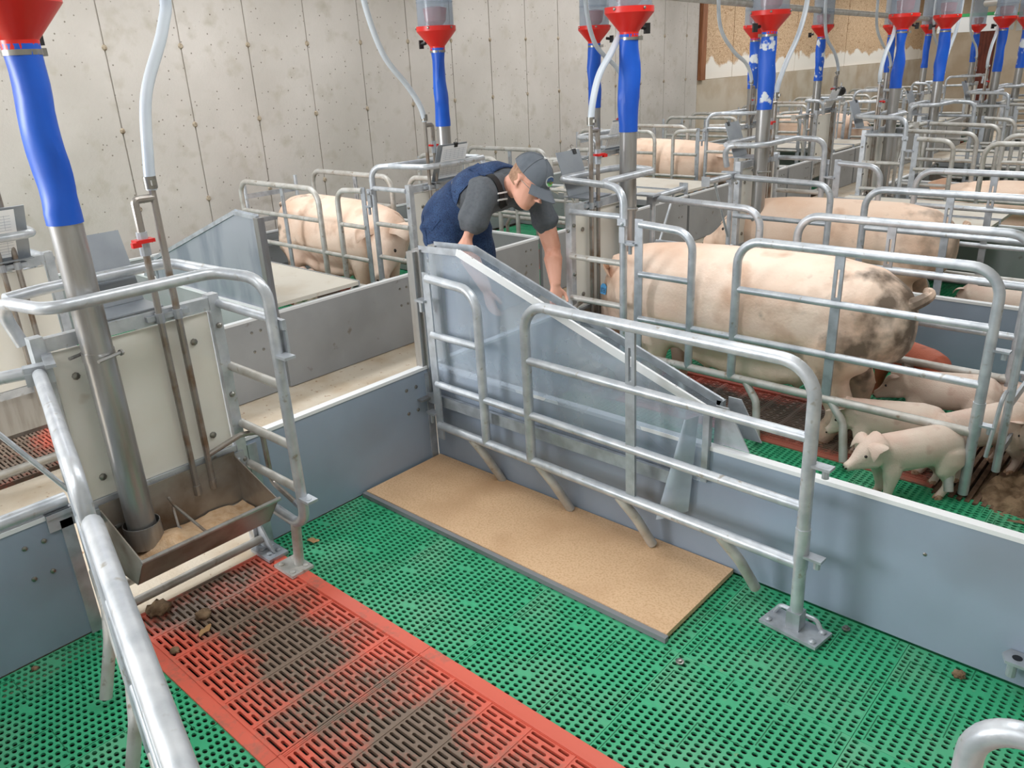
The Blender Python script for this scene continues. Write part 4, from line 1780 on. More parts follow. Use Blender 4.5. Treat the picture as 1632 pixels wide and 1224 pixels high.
def pig(name, matname, pitch, yaw, lean=False, k=1.0, feet=((0, 0), (0, 0), (0, 0), (0, 0)), ear_droop=0.35, tail_up=0.4, ear_x=0.72):
    """lean = piglet proportions (slimmer, bigger head). Length about 1.85*k from rump to snout."""
    t = empty(name)
    body = MB()
    if lean:
        T = [(-0.66, 0.60, 0.05, 0.07), (-0.62, 0.61, 0.13, 0.15), (-0.53, 0.625, 0.195, 0.215), (-0.36, 0.635, 0.22, 0.235), (-0.14, 0.615, 0.22, 0.245),
             (0.1, 0.60, 0.215, 0.245), (0.26, 0.61, 0.20, 0.23), (0.38, 0.635, 0.175, 0.20), (0.47, 0.66, 0.15, 0.175)]
    else:
        T = [(-0.90, 0.60, 0.07, 0.10), (-0.85, 0.61, 0.15, 0.18), (-0.72, 0.62, 0.235, 0.25), (-0.5, 0.615, 0.27, 0.285), (-0.2, 0.595, 0.285, 0.305),
             (0.1, 0.585, 0.285, 0.31), (0.35, 0.59, 0.265, 0.295), (0.52, 0.60, 0.235, 0.265), (0.64, 0.61, 0.20, 0.23)]
    body.loft([ring((x, 0, z), (1, 0, 0), a, b, 20) for x, z, a, b in T])
    # head chain turned by yaw, pitched down by pitch
    hx = T[-1][0] - 0.06
    base = Vector((hx, 0, T[-1][1] + 0.02))
    rot = Matrix.Rotation(yaw, 3, 'Z') @ Matrix.Rotation(pitch, 3, 'Y')
    HS = 1.0
    H = [(-0.04, 0.0, 0.20, 0.23), (0.10, 0.005, 0.165, 0.195), (0.20, 0.0, 0.145, 0.17), (0.29, -0.012, 0.122, 0.138), (0.37, -0.03, 0.088, 0.10),
         (0.44, -0.045, 0.068, 0.075), (0.50, -0.052, 0.062, 0.064), (0.525, -0.052, 0.066, 0.068), (0.54, -0.052, 0.060, 0.062)]
    if lean:
        H = [(a * 0.86, b, c * 0.93, d * 0.93) for a, b, c, d in H]
        HS = 0.86
    rg = []
    for x, z, a, b in H:
        rr = ring((x, 0, z), (1, 0, 0), a, b, 18)
        rg.append([base + rot @ p for p in rr])
    body.loft(rg)
    # lower jaw and cheeks
    for sgn in (-1, 1):
        limb(body, [(base + rot @ Vector((0.12, sgn * 0.09, -0.09)), 0.075, 0.08), (base + rot @ Vector((0.26, sgn * 0.05, -0.09)), 0.05, 0.05), (base + rot @ Vector((0.40, sgn * 0.02, -0.085)), 0.032, 0.03)], 10)
    # legs
    fw = 0.135 if not lean else 0.115
    th = 1.0 if not lean else 0.92
    XF, XH = (0.40, 0.0) if not lean else (0.30, 0.19)
    for i, (sgn, fx_) in enumerate(((1, XF), (-1, XF))):
        dx, dy = feet[i]
        limb(body, [((fx_ - 0.02, sgn * fw * 0.9, 0.52), 0.10 * th, 0.13), ((fx_ + 0.0, sgn * (fw + 0.02), 0.40), 0.088 * th, 0.115), ((fx_ + dx * 0.5, sgn * (fw + 0.02) + dy * 0.5, 0.25), 0.066 * th, 0.072),
                    ((fx_ + dx * 0.8, sgn * (fw + 0.02) + dy * 0.8, 0.14), 0.050 * th, 0.054), ((fx_ + dx, sgn * (fw + 0.02) + dy, 0.065), 0.050 * th, 0.056), ((fx_ + 0.03 + dx, sgn * (fw + 0.02) + dy, 0.022), 0.050 * th, 0.062)], 12, up=(1, 0, 0))
    for i, sgn in enumerate((1, -1)):
        dx, dy = feet[2 + i]
        limb(body, [((-0.60 + XH, sgn * 0.13, 0.58), 0.135 * th, 0.20), ((-0.60 + XH, sgn * 0.165, 0.45), 0.12 * th, 0.175), ((-0.56 + XH + dx * 0.2, sgn * 0.165 + dy * 0.3, 0.34), 0.088 * th, 0.12), ((-0.65 + XH + dx * 0.6, sgn * 0.16 + dy * 0.6, 0.22), 0.058 * th, 0.075),
                    ((-0.645 + XH + dx * 0.85, sgn * 0.16 + dy * 0.8, 0.13), 0.047 * th, 0.054), ((-0.60 + XH + dx, sgn * 0.16 + dy, 0.06), 0.048 * th, 0.055), ((-0.57 + XH + dx, sgn * 0.16 + dy, 0.02), 0.048 * th, 0.062)], 12, up=(1, 0, 0))
    if not lean:
        # udder line
        for sgn in (-1, 1):
            limb(body, [((0.20, sgn * 0.085, 0.31), 0.06, 0.045), ((-0.05, sgn * 0.09, 0.285), 0.085, 0.06), ((-0.30, sgn * 0.09, 0.285), 0.085, 0.062), ((-0.50, sgn * 0.085, 0.32), 0.055, 0.05)], 10)
            for xx in (0.1, -0.08, -0.25, -0.42):
                limb(body, [((xx, sgn * 0.10, 0.26), 0.026, 0.026), ((xx, sgn * 0.105, 0.215), 0.011, 0.011)], 8)
    me = blob(body, 0.020 if not lean else 0.022, 5, M[matname], 'body')
    bo = meshobj('body', me, t)
    # hooves
    for i, (sgn, fx_, w_) in enumerate(((1, XF + 0.03, fw + 0.02), (-1, XF + 0.03, fw + 0.02), (1, -0.57 + XH, 0.16), (-1, -0.57 + XH, 0.16))):
        q = MB()
        dx, dy = feet[i]
        for e in (-1, 1):
            cx, cy = fx_ + dx, sgn * w_ + dy + e * 0.022
            rr = []
            for z, f in ((0.0, 1.0), (0.03, 0.95), (0.055, 0.7)):
                rr.append([(cx + 0.012 - z * 0.35 + 0.052 * f * math.cos(a), cy + 0.024 * f * math.sin(a), z) for a in [2 * PI * j / 10 for j in range(10)]])
            q.loft(rr)
        q.build('hoof', M['hoof'], t)
    # ears: cupped leaves
    for sgn in (1, -1):
        q = MB()
        rings = []
        L_ = 0.25 if not lean else 0.235
        for i in range(8):
            u = i / 7
            wd = (0.075 + 0.06 * math.sin(PI * min(1, u * 1.35)) * (1 - u * 0.35)) * (1 - u ** 3) + 0.008
            th_ = 0.011 * (1 - 0.6 * u)
            c = Vector((0.02 + L_ * u * ear_x, 0.02 + 0.11 * u, 0.02 + 0.16 * u - ear_droop * 0.55 * u * u))
            side = Vector((-0.45, 0.9, 0.0)).normalized()
            nrm = Vector((0.3, 0.25, 0.9)).normalized()
            rr = []
            for j in range(12):
                a = 2 * PI * j / 12
                x_, y_ = math.cos(a) * wd, math.sin(a) * th_
                cup = -0.35 * (x_ / 0.1) ** 2 * 0.05
                rr.append(c + side * x_ + nrm * (y_ + cup))
            rings.append([base + rot @ Vector((0.04 + p.x, sgn * (0.075 + p.y), 0.115 + p.z)) for p in rr])
        q.loft(rings)
        eo = q.build('ear', M[matname], t, smooth=70)
    for sgn in (1, -1):
        q = MB()
        e = base + rot @ Vector((0.285 * HS, sgn * (0.098 if HS == 1 else 0.094), 0.045))
        q.lathe([(0.002, -0.018), (0.015, -0.01), (0.019, 0), (0.015, 0.01), (0.002, 0.018)], (e.x, e.y, e.z), 12)
        q.build('eye', M['eye'], t)
    for sgn in (1, -1):
        q = MB()
        e = base + rot @ Vector((0.556 * HS, sgn * 0.024, -0.05))
        f = base + rot @ Vector((0.53 * HS, sgn * 0.024, -0.05))
        q.tube([f, e], 0.011, n=8)
        q.build('nostril', M['eye'], t)
    # tail
    q = MB()
    x0, z0 = T[0][0], T[0][1] + T[1][3] * 0.75
    if lean:
        tp = [(x0 + 0.03, 0, z0 - 0.02), (x0 - 0.05, 0, z0 + 0.01), (x0 - 0.10, 0, z0 + 0.03 + 0.06 * tail_up)]
        q.tube(tp, 0.02, n=8, bend=0.02, rads=None)
    else:
        pts = []
        for i in range(16):
            u = i / 15
            pts.append((x0 + 0.05 - 0.09 * math.sin(u * 2.2), 0.025 * math.sin(u * 6), z0 - 0.03 + 0.13 * u - 0.05 * u * u))
        q.tube(pts, 0.02, n=8, rads=[0.036 - 0.016 * i / 15 for i in range(16)])
    q.build('tail', M[matname], t)
    t.scale = (k, k, k)
    return t


o = pig('sow', 'sow', 1.0, 0.03, ear_droop=0.25, ear_x=-0.5)
o.location = (0.87, 1.42, 0)
o.rotation_euler = (0, 0, PI + 0.02)
tag(o, 'large pale sow with blue ear tag and dirty rump standing in its crate', 'pig')
# blue ear tag with its printed marks
ear = [c for c in o.children if c.name.startswith('ear')][1]
q = MB()
q.prism([(-0.018, -0.024), (0.018, -0.024), (0.021, 0.016), (0.009, 0.03), (-0.009, 0.03), (-0.021, 0.016)], 'z', 0, 0.003)
tagm = q.build('ear_tag', M['tag_blue'], o, smooth=0)
q = MB()
for (x0, x1, y0, y1) in ((-0.014, -0.011, -0.016, 0.008), (-0.007, -0.004, -0.016, 0.008), (-0.007, 0.0, 0.005, 0.008), (0.003, 0.006, -0.016, 0.008), (0.003, 0.010, -0.016, -0.013), (0.003, 0.010, -0.005, -0.002), (0.012, 0.015, -0.016, 0.008)):
    q.box((x0, y0, 0.003), (x1, y1, 0.0036))
q.build('tag_number', M['tag_mark'], tagm, smooth=0)
TAG = tagm
o_sow = o

o2 = pig('sow', 'sow2', 0.28, 0.0)
o2.location = (0.60, 3.42, 0)
o2.rotation_euler = (0, 0, PI)
o2.scale = (0.93, 0.93, 0.93)
tag(o2, 'tan sow in the second crate seen above the blue-tagged one', 'pig')
o3 = pig('sow', 'sow', 0.40, -0.85)
o3.location = (-2.76, 1.60, 0)
o3.scale = (0.93, 0.95, 0.97)
tag(o3, 'pale sow left of the man turning her face to the camera', 'pig')
for x, y_, lab in ((-2.42, 6.28, 'sow seen side-on above the pale lid right of the man'), (-2.55, 10.62, 'distant pale sow in front of the plywood wall')):
    c = tree_copy(o2)
    c.location = (x, y_, 0)
    c.rotation_euler = (0, 0, 0)
    c.scale = (1, 1, 1)
    tag(c, lab, 'pig')
c = tree_copy(o2)
c.location = (1.2, 5.75, 0.28)
c.rotation_euler = (1.45, 0, PI)
tag(c, 'sow lying on her side behind the rails at the right edge', 'pig')

PIG = {}


def piglet(x, y_, rz, k, lab, variant=0, m='piglet'):
    key = (variant, m)
    if key in PIG:
        o = tree_copy(PIG[key])
    else:
        v = [dict(pitch=0.28, yaw=0.1, feet=((0.04, 0.02), (-0.06, 0.0), (0.05, 0.0), (-0.10, 0.0)), ear_droop=0.5),
             dict(pitch=0.75, yaw=0.0, feet=((0, 0), (0.05, 0), (0, 0), (-0.05, 0)), ear_droop=0.1),
             dict(pitch=0.5, yaw=-0.2, feet=((0.03, 0), (0, 0), (-0.04, 0), (0, 0)), ear_droop=0.35)][variant]
        o = pig('piglet', m, v['pitch'], v['yaw'], True, 1, v['feet'], v['ear_droop'])
        PIG[key] = o
    o.location = (x, y_, 0)
    o.rotation_euler = (0, 0, rz)
    o.scale = (k, k, k)
    tag(o, lab, 'pig', 'piglets')
    return o


piglet(1.95, 0.965, PI + 0.9, 0.37, 'white piglet standing at the blue panel, looking out to the left', 0)
piglet(1.78, 1.22, PI + 0.28, 0.37, 'white piglet with nose under the sow beside the bottom rail', 1)
piglet(2.12, 1.36, PI + 0.95, 0.38, 'pinkish piglet with its rump to the tail post', 1)
piglet(1.88, 1.68, PI + 0.25, 0.39, 'grey-white piglet with dark pink ears behind the others', 2)
piglet(2.24, 1.78, PI - 0.5, 0.36, 'white piglet half hidden behind the tail door', 2)
piglet(1.62, 1.98, 2.55, 0.42, 'reddish piglet standing at the grey panel', 2, 'piglet_red')
piglet(2.50, 1.35, PI - 0.4, 0.38, 'piglet cut by the right edge of the frame', 1)
piglet(1.52, 3.00, PI + 0.1, 0.38, 'white piglet behind the panel with its rump to the right', 1)
piglet(1.72, 3.45, PI - 0.2, 0.38, 'piglet with thin tail among rails behind the panel', 2)
piglet(1.56, 2.75, 0.3, 0.36, 'piglet behind the panel facing right with dark legs', 1)
piglet(-3.12, 1.20, 0.2, 0.40, 'white piglet lying low behind the grey creep cover, left one', 2)
piglet(-2.75, 1.13, -0.5, 0.36, 'white piglet beside the sow left of the man', 1)
# ear tag: on the near ear, facing up and out
from mathutils.bvhtree import BVHTree


def surface(name, me=None):
    me = me or bpy.data.meshes[name]
    return BVHTree.FromPolygons([v.co.copy() for v in me.vertices], [tuple(p.vertices) for p in me.polygons])


sb = surface('', [c for c in o_sow.children if c.name.startswith('body')][0].data)
pt, nr = sb.find_nearest(Vector((0.795, 0.20, 0.60)))[:2]
TAG.matrix_local = Matrix.Translation(pt + nr * 0.012) @ (nr + Vector((-0.3, 0.4, 0.1))).to_track_quat('Z', 'Y').to_matrix().to_4x4()
TAG.scale = (1.15, 1.15, 1)

# ------------------------------------------------------------------ the man bending over the head panel
PEL = Vector((-0.60, 0.80, 1.04))
WAI = Vector((-0.50, 0.81, 1.13))
CHE = Vector((-0.34, 0.83, 1.205))
SHM = Vector((-0.21, 0.845, 1.20))
SHR, SHL = Vector((-0.21, 0.645, 1.215)), Vector((-0.17, 1.045, 1.135))
ELR, ELL = Vector((-0.26, 0.53, 0.94)), Vector((-0.10, 1.075, 0.85))
WRR, WRL = Vector((-0.08, 0.50, 0.74)), Vector((-0.03, 1.01, 0.655))
HPR, HPL = Vector((-0.60, 0.70, 0.98)), Vector((-0.60, 0.91, 0.98))
KNR, KNL = Vector((-0.52, 0.69, 0.53)), Vector((-0.50, 0.93, 0.53))
ANR, ANL = Vector((-0.60, 0.68, 0.09)), Vector((-0.58, 0.95, 0.09))
man = empty('person', (-0.6, 0.8, 0))
OFF = Vector((-0.6, 0.8, 0))


def hand(mb, wr, d, nrm, thumb_side, curl=0.9):
    """palm, four unequal fingers with two bends, thumb from the side of the palm"""
    d = d.normalized()
    nrm = (nrm - d * nrm.dot(d)).normalized()
    side = d.cross(nrm).normalized() * thumb_side
    limb(mb, [(wr - d * 0.02, 0.029, 0.021), (wr + d * 0.02, 0.032, 0.021), (wr + d * 0.06, 0.042, 0.019), (wr + d * 0.092, 0.041, 0.016)], 12, up=nrm)
    for off, L in ((0.031, 0.074), (0.011, 0.084), (-0.010, 0.078), (-0.030, 0.060)):
        p = wr + d * 0.085 + side * off
        dirs = d
        pts = [p - d * 0.03]
        r = [0.0095]
        pts.append(p)
        r.append(0.0095)
        ang = 0
        for q, seg in enumerate((0.44, 0.32, 0.24)):
            ang += curl * (0.55 if q else 0.45)
            dd = d * math.cos(ang) + nrm * math.sin(ang)
            p = p + dd * L * seg
            pts.append(p)
            r.append(0.0088 - 0.0009 * q)
        mb.tube(pts, 0.009, n=9, rads=r)
    p0 = wr + d * 0.025 + side * 0.028
    p1 = p0 + (side * 0.75 + d * 0.65).normalized() * 0.038
    p2 = p1 + (side * 0.25 + d * 0.85 + nrm * 0.45).normalized() * 0.032
    p3 = p2 + (d * 0.8 + nrm * 0.6 - side * 0.1).normalized() * 0.024
    mb.tube([p0, p1, p2, p3], 0.010, n=9, rads=[0.013, 0.012, 0.0105, 0.008])


FW = Vector((0.75, 0.02, -0.66)).normalized()
UPV = Vector((0.56, 0.22, 0.76))
UPV = (UPV - FW * UPV.dot(FW)).normalized()
LFT = UPV.cross(FW).normalized()
HR = Matrix((FW, LFT, UPV)).transposed()
HC = Vector((-0.018, 0.797, 1.268))


def hp(x, y_, z):
    return HC + HR @ Vector((x, y_, z)) * 1.06 - OFF


q = MB()


def W(v):
    return Vector(v) - OFF


limb(q, [(W(PEL), 0.12, 0.09), (W(WAI), 0.11, 0.08), (W(CHE), 0.13, 0.09), (W(SHM), 0.11, 0.07)], 14)
limb(q, [(W(SHM) - Vector((0.03, 0, 0)), 0.07, 0.065), (W(SHM) * 0.5 + hp(-0.05, 0, -0.08) * 0.5, 0.062, 0.062), (hp(-0.045, 0, -0.07), 0.058, 0.062), (hp(-0.02, 0, -0.01), 0.05, 0.05)], 14)
for sh, el, wr in ((SHR, ELR, WRR), (SHL, ELL, WRL)):
    limb(q, [(W(SHM) * 0.45 + W(sh) * 0.55, 0.06, 0.06), (W(sh), 0.06, 0.06), (W(sh) * 0.5 + W(el) * 0.5, 0.058, 0.058), (W(el), 0.050, 0.052), (W(el) * 0.72 + W(wr) * 0.28, 0.055, 0.052), (W(el) * 0.35 + W(wr) * 0.65, 0.042, 0.038), (W(wr), 0.031, 0.026)], 12)
hand(q, W(WRL), Vector((0.10, -0.15, -0.98)), Vector((0.75, -0.4, 0)), -1, 0.75)
hand(q, W(WRR), (WRR - ELR) * 0.6 + Vector((0, 0, -0.15)), Vector((0.3, 0.5, -0.5)), 1, 0.6)
for h, k_, a in ((HPR, KNR, ANR), (HPL, KNL, ANL)):
    limb(q, [(W(h), 0.09, 0.09), (W(h) * 0.5 + W(k_) * 0.5, 0.075, 0.08), (W(k_), 0.055, 0.058), (W(k_) * 0.6 + W(a) * 0.4, 0.052, 0.056), (W(a), 0.036, 0.04)], 12)


def hring(z, xb, xf, yw, n=18, fl=1.0):
    c = (xb + xf) / 2
    r = (xf - xb) / 2
    return [hp(c + r * math.cos(a), yw * math.copysign(abs(math.sin(a)) ** fl, math.sin(a)), z) for a in [2 * PI * j / n for j in range(n)]]


q.loft([hring(-0.118, 0.035, 0.085, 0.022), hring(-0.108, 0.0, 0.098, 0.044), hring(-0.085, -0.055, 0.099, 0.060), hring(-0.05, -0.085, 0.094, 0.068),
        hring(-0.015, -0.098, 0.090, 0.073), hring(0.02, -0.104, 0.092, 0.076), hring(0.055, -0.104, 0.095, 0.077), hring(0.085, -0.092, 0.082, 0.070), hring(0.108, -0.065, 0.055, 0.050), hring(0.12, -0.03, 0.02, 0.02)])
# nose, brow, lips, cheek, chin
limb(q, [(hp(0.088, 0, 0.02), 0.010, 0.010), (hp(0.108, 0, -0.008), 0.013, 0.013), (hp(0.122, 0, -0.026), 0.018, 0.014), (hp(0.098, 0, -0.036), 0.014, 0.01)], 10)
limb(q, [(hp(0.082, -0.045, 0.03), 0.010, 0.009), (hp(0.094, 0, 0.032), 0.010, 0.010), (hp(0.082, 0.045, 0.03), 0.010, 0.009)], 8)
for z in (-0.058, -0.072):
    limb(q, [(hp(0.084, -0.022, z), 0.006, 0.006), (hp(0.099, 0, z), 0.008, 0.007), (hp(0.084, 0.022, z), 0.006, 0.006)], 8)
limb(q, [(hp(0.085, -0.012, -0.10), 0.016, 0.016), (hp(0.085, 0.012, -0.10), 0.016, 0.016)], 8)
for s_ in (-1, 1):
    limb(q, [(hp(0.0, s_ * 0.075, 0.018), 0.008, 0.014), (hp(-0.012, s_ * 0.088, 0.010), 0.010, 0.022), (hp(-0.008, s_ * 0.086, -0.02), 0.009, 0.018), (hp(0.004, s_ * 0.076, -0.038), 0.007, 0.008)], 10)
me = blob(q, 0.0062, 3, M['skin'], 'body')
meshobj('body', me, man)
# eyes and glasses
for s_ in (-1, 1):
    q = MB()
    e = hp(0.082, s_ * 0.031, 0.004)
    q.lathe([(0.001, -0.008), (0.010, -0.004), (0.011, 0.0), (0.010, 0.004), (0.001, 0.008)], e, 10)
    q.build('eye', M['eye'], man)
q = MB()
for s_ in (-1, 1):
    pts = [hp(0.108, s_ * 0.033 + 0.025 * math.cos(a), -0.004 + 0.019 * math.sin(a)) for a in [2 * PI * j / 16 for j in range(17)]]
    q.tube(pts, 0.0016, n=6)
    q.tube([hp(0.104, s_ * 0.058, 0.004), hp(0.05, s_ * 0.08, 0.006), hp(-0.01, s_ * 0.084, 0.004)], 0.0018, n=6)
q.tube([hp(0.108, -0.009, 0.0), hp(0.113, 0, 0.004), hp(0.108, 0.009, 0.0)], 0.0016, n=6)
q.build('glasses', M['bolt'], man)
# hair below the cap
q = MB()
rg = []
for z, g in ((0.052, 0.005), (0.02, 0.005), (-0.02, 0.003), (-0.045, -0.002)):
    rr = []
    for j in range(15):
        a = PI * (0.52 + 0.96 * j / 14)
        xb, xf, yw = -0.101 - g, 0.09, 0.074 + g
        c, r = (xb + xf) / 2, (xf - xb) / 2
        rr.append(hp(c + r * math.cos(a), yw * math.sin(a), z))
    rg.append(rr)
vs = [p for r in rg for p in r]
fs = [(i * 15 + j, i * 15 + j + 1, (i + 1) * 15 + j + 1, (i + 1) * 15 + j) for i in range(3) for j in range(14)]
q.add(vs, fs)
ctr = hp(0, 0, 0)
q.add([ctr + (p - ctr) * 0.95 for p in vs], fs)
q.build('hair', M['hair'], man)
# cap: six-panel crown, bill, button, oval badge
q = MB()
rg = []
for i in range(9):
    u = i / 8
    z = 0.036 + 0.098 * math.sin(u * PI / 2)
    k_ = math.cos(u * PI / 2 * 0.97)
    rg.append([hp(-0.006 + 0.112 * k_ * math.cos(a), 0.089 * k_ * math.sin(a), z) for a in [2 * PI * j / 24 for j in range(24)]])
q.loft(rg)
cap_o = q.build('cap_crown', M['capcloth'], man)
q = MB()
for j in range(6):
    a = PI / 6 + j * PI / 3
    pts = []
    for i in range(9):
        u = i / 8
        k_ = math.cos(u * PI / 2 * 0.97)
        pts.append(hp(-0.006 + 0.1135 * k_ * math.cos(a), 0.0905 * k_ * math.sin(a), 0.0365 + 0.0985 * math.sin(u * PI / 2)))
    q.tube(pts, 0.0011, n=5)
q.build('seam', M['shirt'], cap_o)
q = MB()
top, bot = [], []
for i in range(5):
    u = i / 4
    for j in range(13):
        a = -0.95 + 1.9 * j / 12
        r = 0.105 + u * (0.075 - 0.045 * abs(a) ** 2.2 * 0.9)
        x_ = -0.006 + r * math.cos(a) * (1.04)
        y_ = (0.089 + u * 0.012) * math.sin(a) * 1.05
        z_ = 0.043 - 0.02 * u - 0.030 * (abs(a) / 0.95) ** 2 * (0.4 + 0.6 * u)
        top.append(hp(x_, y_, z_))
        bot.append(hp(x_, y_, z_ - 0.004))
fs = [(i * 13 + j, i * 13 + j + 1, (i + 1) * 13 + j + 1, (i + 1) * 13 + j) for i in range(4) for j in range(12)]
n0 = len(top)
edge = [i * 13 for i in range(5)] + [52 + j for j in range(1, 13)] + [i * 13 + 12 for i in range(3, -1, -1)]
q.add(top + bot, fs + [tuple(n0 + k_ for k_ in f[::-1]) for f in fs] + [(edge[i], edge[i + 1], n0 + edge[i + 1], n0 + edge[i]) for i in range(len(edge) - 1)])
q.build('cap_bill', M['capcloth'], man)
q = MB()
e = hp(-0.006, 0, 0.137)
q.tube([hp(-0.006, 0, 0.131), hp(-0.006, 0, 0.140)], 0.007, n=10)
q.build('cap_button', M['badge_rim'], cap_o)


def badge_pt(a, r, lift):
    # oval on the front of the crown, slightly towards the wearer's left
    yy = 0.0 + 0.034 * r * math.cos(a)
    zz = 0.078 + 0.024 * r * math.sin(a)
    u = math.asin(min(1, (zz - 0.036) / 0.098)) / (PI / 2)
    k_ = math.cos(u * PI / 2 * 0.97)
    ph = math.asin(max(-1, min(1, yy / (0.089 * k_))))
    return hp(-0.006 + (0.112 * k_ + lift) * math.cos(ph), (0.089 * k_ + lift) * math.sin(ph), zz + lift * 0.5)


def badge_poly(pts, lift, name, m, par):
    q = MB()
    c = Vector((0, 0, 0))
    P = [badge_pt(math.atan2(b, a), math.hypot(a, b), lift) for a, b in pts]
    for p in P:
        c += p / len(P)
    q.add(P + [c], [(i, (i + 1) % len(P), len(P)) for i in range(len(P))])
    q.build(name, m, par, smooth=0)


circ = [(math.cos(2 * PI * j / 24), math.sin(2 * PI * j / 24)) for j in range(24)]
badge_poly(circ, 0.002, 'badge', M['badge_rim'], cap_o)
badge_poly([(a * 0.86, b * 0.86) for a, b in circ if b > -0.05], 0.0035, 'badge_sky', M['badge_blue'], cap_o)
badge_poly([(a * 0.80, b * 0.80) for a, b in circ if b < -0.1] + [(0.5, 0.15), (0.0, 0.1), (-0.5, -0.1)], 0.0045, 'badge_field', M['badge_green'], cap_o)
badge_poly([(0.35 + 0.13 * a, -0.05 + 0.2 * b) for a, b in circ[::3]], 0.0055, 'badge_spot', M['red_plastic'], cap_o)
badge_poly([(-0.15 + 0.12 * a, -0.25 + 0.15 * b) for a, b in circ[::3]], 0.0055, 'badge_spot', M['red_plastic'], cap_o)

# shirt: torso and two short sleeves in one cloth skin
TR = [(W(PEL) * 0.3 + W(WAI) * 0.7, 0.165, 0.125), (W(WAI), 0.172, 0.130), (W(WAI) * 0.5 + W(CHE) * 0.5, 0.185, 0.135), (W(CHE), 0.20, 0.135), (W(CHE) * 0.4 + W(SHM) * 0.6, 0.205, 0.120), (W(SHM), 0.16, 0.095), (W(SHM) * 0.6 + hp(-0.05, 0, -0.08) * 0.4, 0.085, 0.078)]
q = MB()
limb(q, TR, 20, up=(0, 0, 1))
for sh, el, rr, fe in ((SHR, ELR, 1.0, 0.56), (SHL, ELL, 0.95, 0.52)):
    e = W(sh) * (1 - fe) + W(el) * fe
    limb(q, [(W(SHM) * 0.6 + W(sh) * 0.4, 0.09, 0.10), (W(sh), 0.092 * rr, 0.092 * rr), (W(sh) * 0.55 + W(el) * 0.45, 0.084 * rr, 0.086 * rr), (e, 0.086 * rr, 0.084 * rr)], 14)
me = blob(q, 0.011, 4, M['shirt'], 'shirt')
# shallow cloth folds
for v in me.vertices:
    p = v.co
    d_ = 0.006 * noise.noise(p * 9) + 0.004 * math.sin(p.x * 60 + 5 * noise.noise(p * 5))
    v.co = p + v.normal * d_
meshobj('shirt', me, man)
# overalls: legs, seat, waist
q = MB()
limb(q, [(W(PEL) + Vector((-0.07, 0, -0.05)), 0.175, 0.135), (W(PEL) + Vector((-0.01, 0, 0.01)), 0.19, 0.15), (W(PEL) * 0.4 + W(WAI) * 0.6, 0.188, 0.145), (W(WAI) * 0.7 + W(CHE) * 0.3, 0.190, 0.147)], 20, up=(0, 0, 1))
for h, k_, a in ((HPR, KNR, ANR), (HPL, KNL, ANL)):
    limb(q, [(W(h) + Vector((0, 0, 0.02)), 0.125, 0.135), (W(h) * 0.7 + W(k_) * 0.3, 0.115, 0.125), (W(k_), 0.095, 0.10), (W(k_) * 0.5 + W(a) * 0.5, 0.09, 0.092), (W(a) + Vector((0, 0, 0.0)), 0.088, 0.095)], 14)
me = blob(q, 0.012, 4, M['denim'], 'overalls')
for v in me.vertices:
    p = v.co
    v.co = p + v.normal * (0.008 * noise.noise(p * 8 + Vector((4, 0, 0))) + 0.004 * math.sin(p.z * 55 + 6 * noise.noise(p * 6)))
meshobj('overalls', me, man)


def wrap(name, m, spine, a0, a1, grow, th, nn=14):
    """cloth patch laid over the back: spine = [(t along torso 0..1, a0, a1)]"""
    q = MB()
    cs = [Vector(p[0]) for p in TR]
    ins, outs = [], []
    for t_, b0, b1 in spine:
        f = t_ * (len(cs) - 1)
        i = min(int(f), len(cs) - 2)
        u = f - i
        c = cs[i].lerp(cs[i + 1], u)
        ra = TR[i][1] * (1 - u) + TR[i + 1][1] * u + grow
        rb = TR[i][2] * (1 - u) + TR[i + 1][2] * u + grow
        d = (cs[i + 1] - cs[i]).normalized()
        s_ = Vector((0, 0, 1)).cross(d).normalized()
        up = d.cross(s_).normalized()
        for j in range(nn + 1):
            a = b0 + (b1 - b0) * j / nn
            dirv = s_ * (ra * math.cos(a)) + up * (rb * math.sin(a))
            ins.append(c + dirv)
            outs.append(c + dirv * (1 + th / dirv.length))
    n1 = nn + 1
    m_ = len(spine)
    fs = [(i * n1 + j, i * n1 + j + 1, (i + 1) * n1 + j + 1, (i + 1) * n1 + j) for i in range(m_ - 1) for j in range(nn)]
    k0 = len(ins)
    e = [i * n1 for i in range(m_)] + [(m_ - 1) * n1 + j for j in range(1, n1)] + [i * n1 + nn for i in range(m_ - 2, -1, -1)] + [j for j in range(nn - 1, 0, -1)]
    q.add(ins + outs, [tuple(f[::-1]) for f in fs] + [tuple(k0 + x for x in f) for f in fs] + [(e[i], e[(i + 1) % len(e)], k0 + e[(i + 1) % len(e)], k0 + e[i]) for i in range(len(e))])
    return q.build(name, m, man, smooth=60)


# s axis: up x d points to the wearer's left (+y); angle 0 = left side, pi/2 = back, pi = right side
wrap('back_panel', M['denim'], [(0.30, -0.2, PI + 0.2), (0.42, 0.25, PI - 0.1), (0.55, 0.55, PI - 0.42), (0.66, 0.72, PI - 0.62), (0.74, 0.80, PI - 0.68)], 0, 0, 0.006, 0.008, 22)
sp = []
wrap('denim_strap', M['denim'], [(0.72, PI - 1.05, PI - 0.66), (0.78, PI - 0.98, PI - 0.58), (0.84, PI - 0.9, PI - 0.48)], 0, 0, 0.010, 0.006, 6)
wrap('denim_strap', M['denim'], [(0.72, 0.75, 1.1), (0.78, 0.70, 1.05), (0.84, 0.62, 1.0)], 0, 0, 0.010, 0.006, 6)
SB = surface('shirt')
OB = surface('overalls')


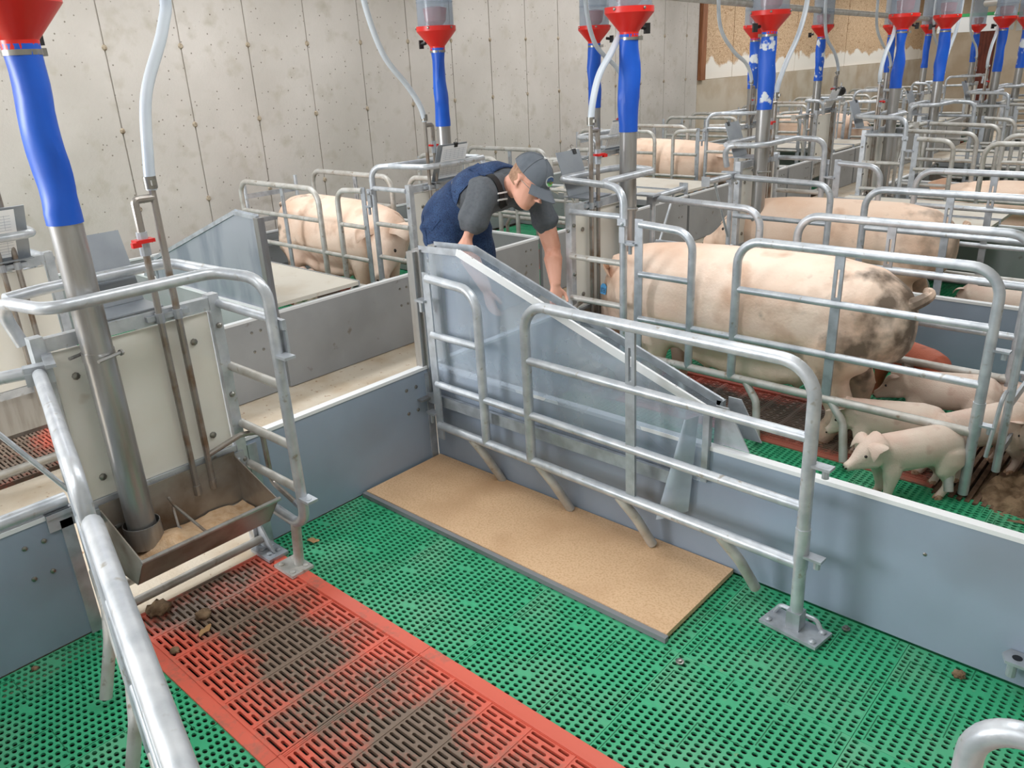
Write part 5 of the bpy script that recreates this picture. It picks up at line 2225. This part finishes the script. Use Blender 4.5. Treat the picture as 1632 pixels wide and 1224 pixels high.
def ribbon(P, width, th, lift, name, m, par, tree=None):
    pts = []
    P = [W(p) for p in P]
    for i in range(len(P) - 1):
        for k_ in range(5):
            pts.append(P[i].lerp(P[i + 1], k_ / 5))
    pts.append(P[-1])
    sn = [(tree or SB).find_nearest(p)[:2] for p in pts]
    q = MB()
    rg = []
    for i, (p, n_) in enumerate(sn):
        a_ = sn[max(0, i - 1)][0]
        b_ = sn[min(len(sn) - 1, i + 1)][0]
        sd = (b_ - a_).cross(n_).normalized() * width / 2
        o_ = p + n_ * lift
        rg.append([o_ - sd, o_ + sd, o_ + sd + n_ * th, o_ - sd + n_ * th])
    q.loft(rg)
    return q.build(name, m, par, smooth=40)


ribbon([(-0.42, 0.74, 1.37), (-0.34, 0.72, 1.37), (-0.27, 0.70, 1.36), (-0.20, 0.69, 1.35)], 0.062, 0.006, 0.004, 'denim_strap', M['denim'], man)
st = ribbon([(-0.22, 0.69, 1.36), (-0.15, 0.68, 1.32), (-0.09, 0.69, 1.24), (-0.07, 0.70, 1.16), (-0.10, 0.72, 1.06)], 0.042, 0.005, 0.003, 'black_strap', M['strap'], man)
for k_ in (0, 1):
    ribbon([(-0.085 + 0.006 * k_, 0.655, 1.215 - 0.045 * k_), (-0.08 + 0.006 * k_, 0.735, 1.215 - 0.045 * k_)], 0.008, 0.004, 0.009, 'buckle', M['badge_rim'], st)
# pocket edges and side seam on the overalls
ribbon([(-0.70, 0.62, 1.06), (-0.64, 0.60, 1.00), (-0.57, 0.60, 0.99), (-0.52, 0.60, 1.05)], 0.008, 0.004, 0.0, 'pocket_edge', M['denim'], man, OB)
ribbon([(-0.62, 0.58, 1.0), (-0.60, 0.58, 0.85), (-0.58, 0.58, 0.7)], 0.007, 0.003, 0.0, 'side_seam', M['denim'], man, OB)
# boots
for a, s_ in ((ANR, 1), (ANL, 1)):
    q = MB()
    w0 = W(a)
    q.loft([[w0 + Vector((x, 0, z)) + Vector((0, yw * math.cos(t_), zh * math.sin(t_))) for t_ in [2 * PI * j / 14 for j in range(14)]] for x, z, yw, zh in
            ((-0.10, -0.04, 0.03, 0.035), (-0.085, -0.035, 0.045, 0.05), (0.0, -0.025, 0.048, 0.06), (0.09, -0.045, 0.052, 0.042), (0.16, -0.058, 0.048, 0.028), (0.19, -0.062, 0.025, 0.018))])
    q.build('boot', M['strap'], man)
tag(man, 'man in blue denim overalls, grey T-shirt and cap bending over the pen panel', 'person')
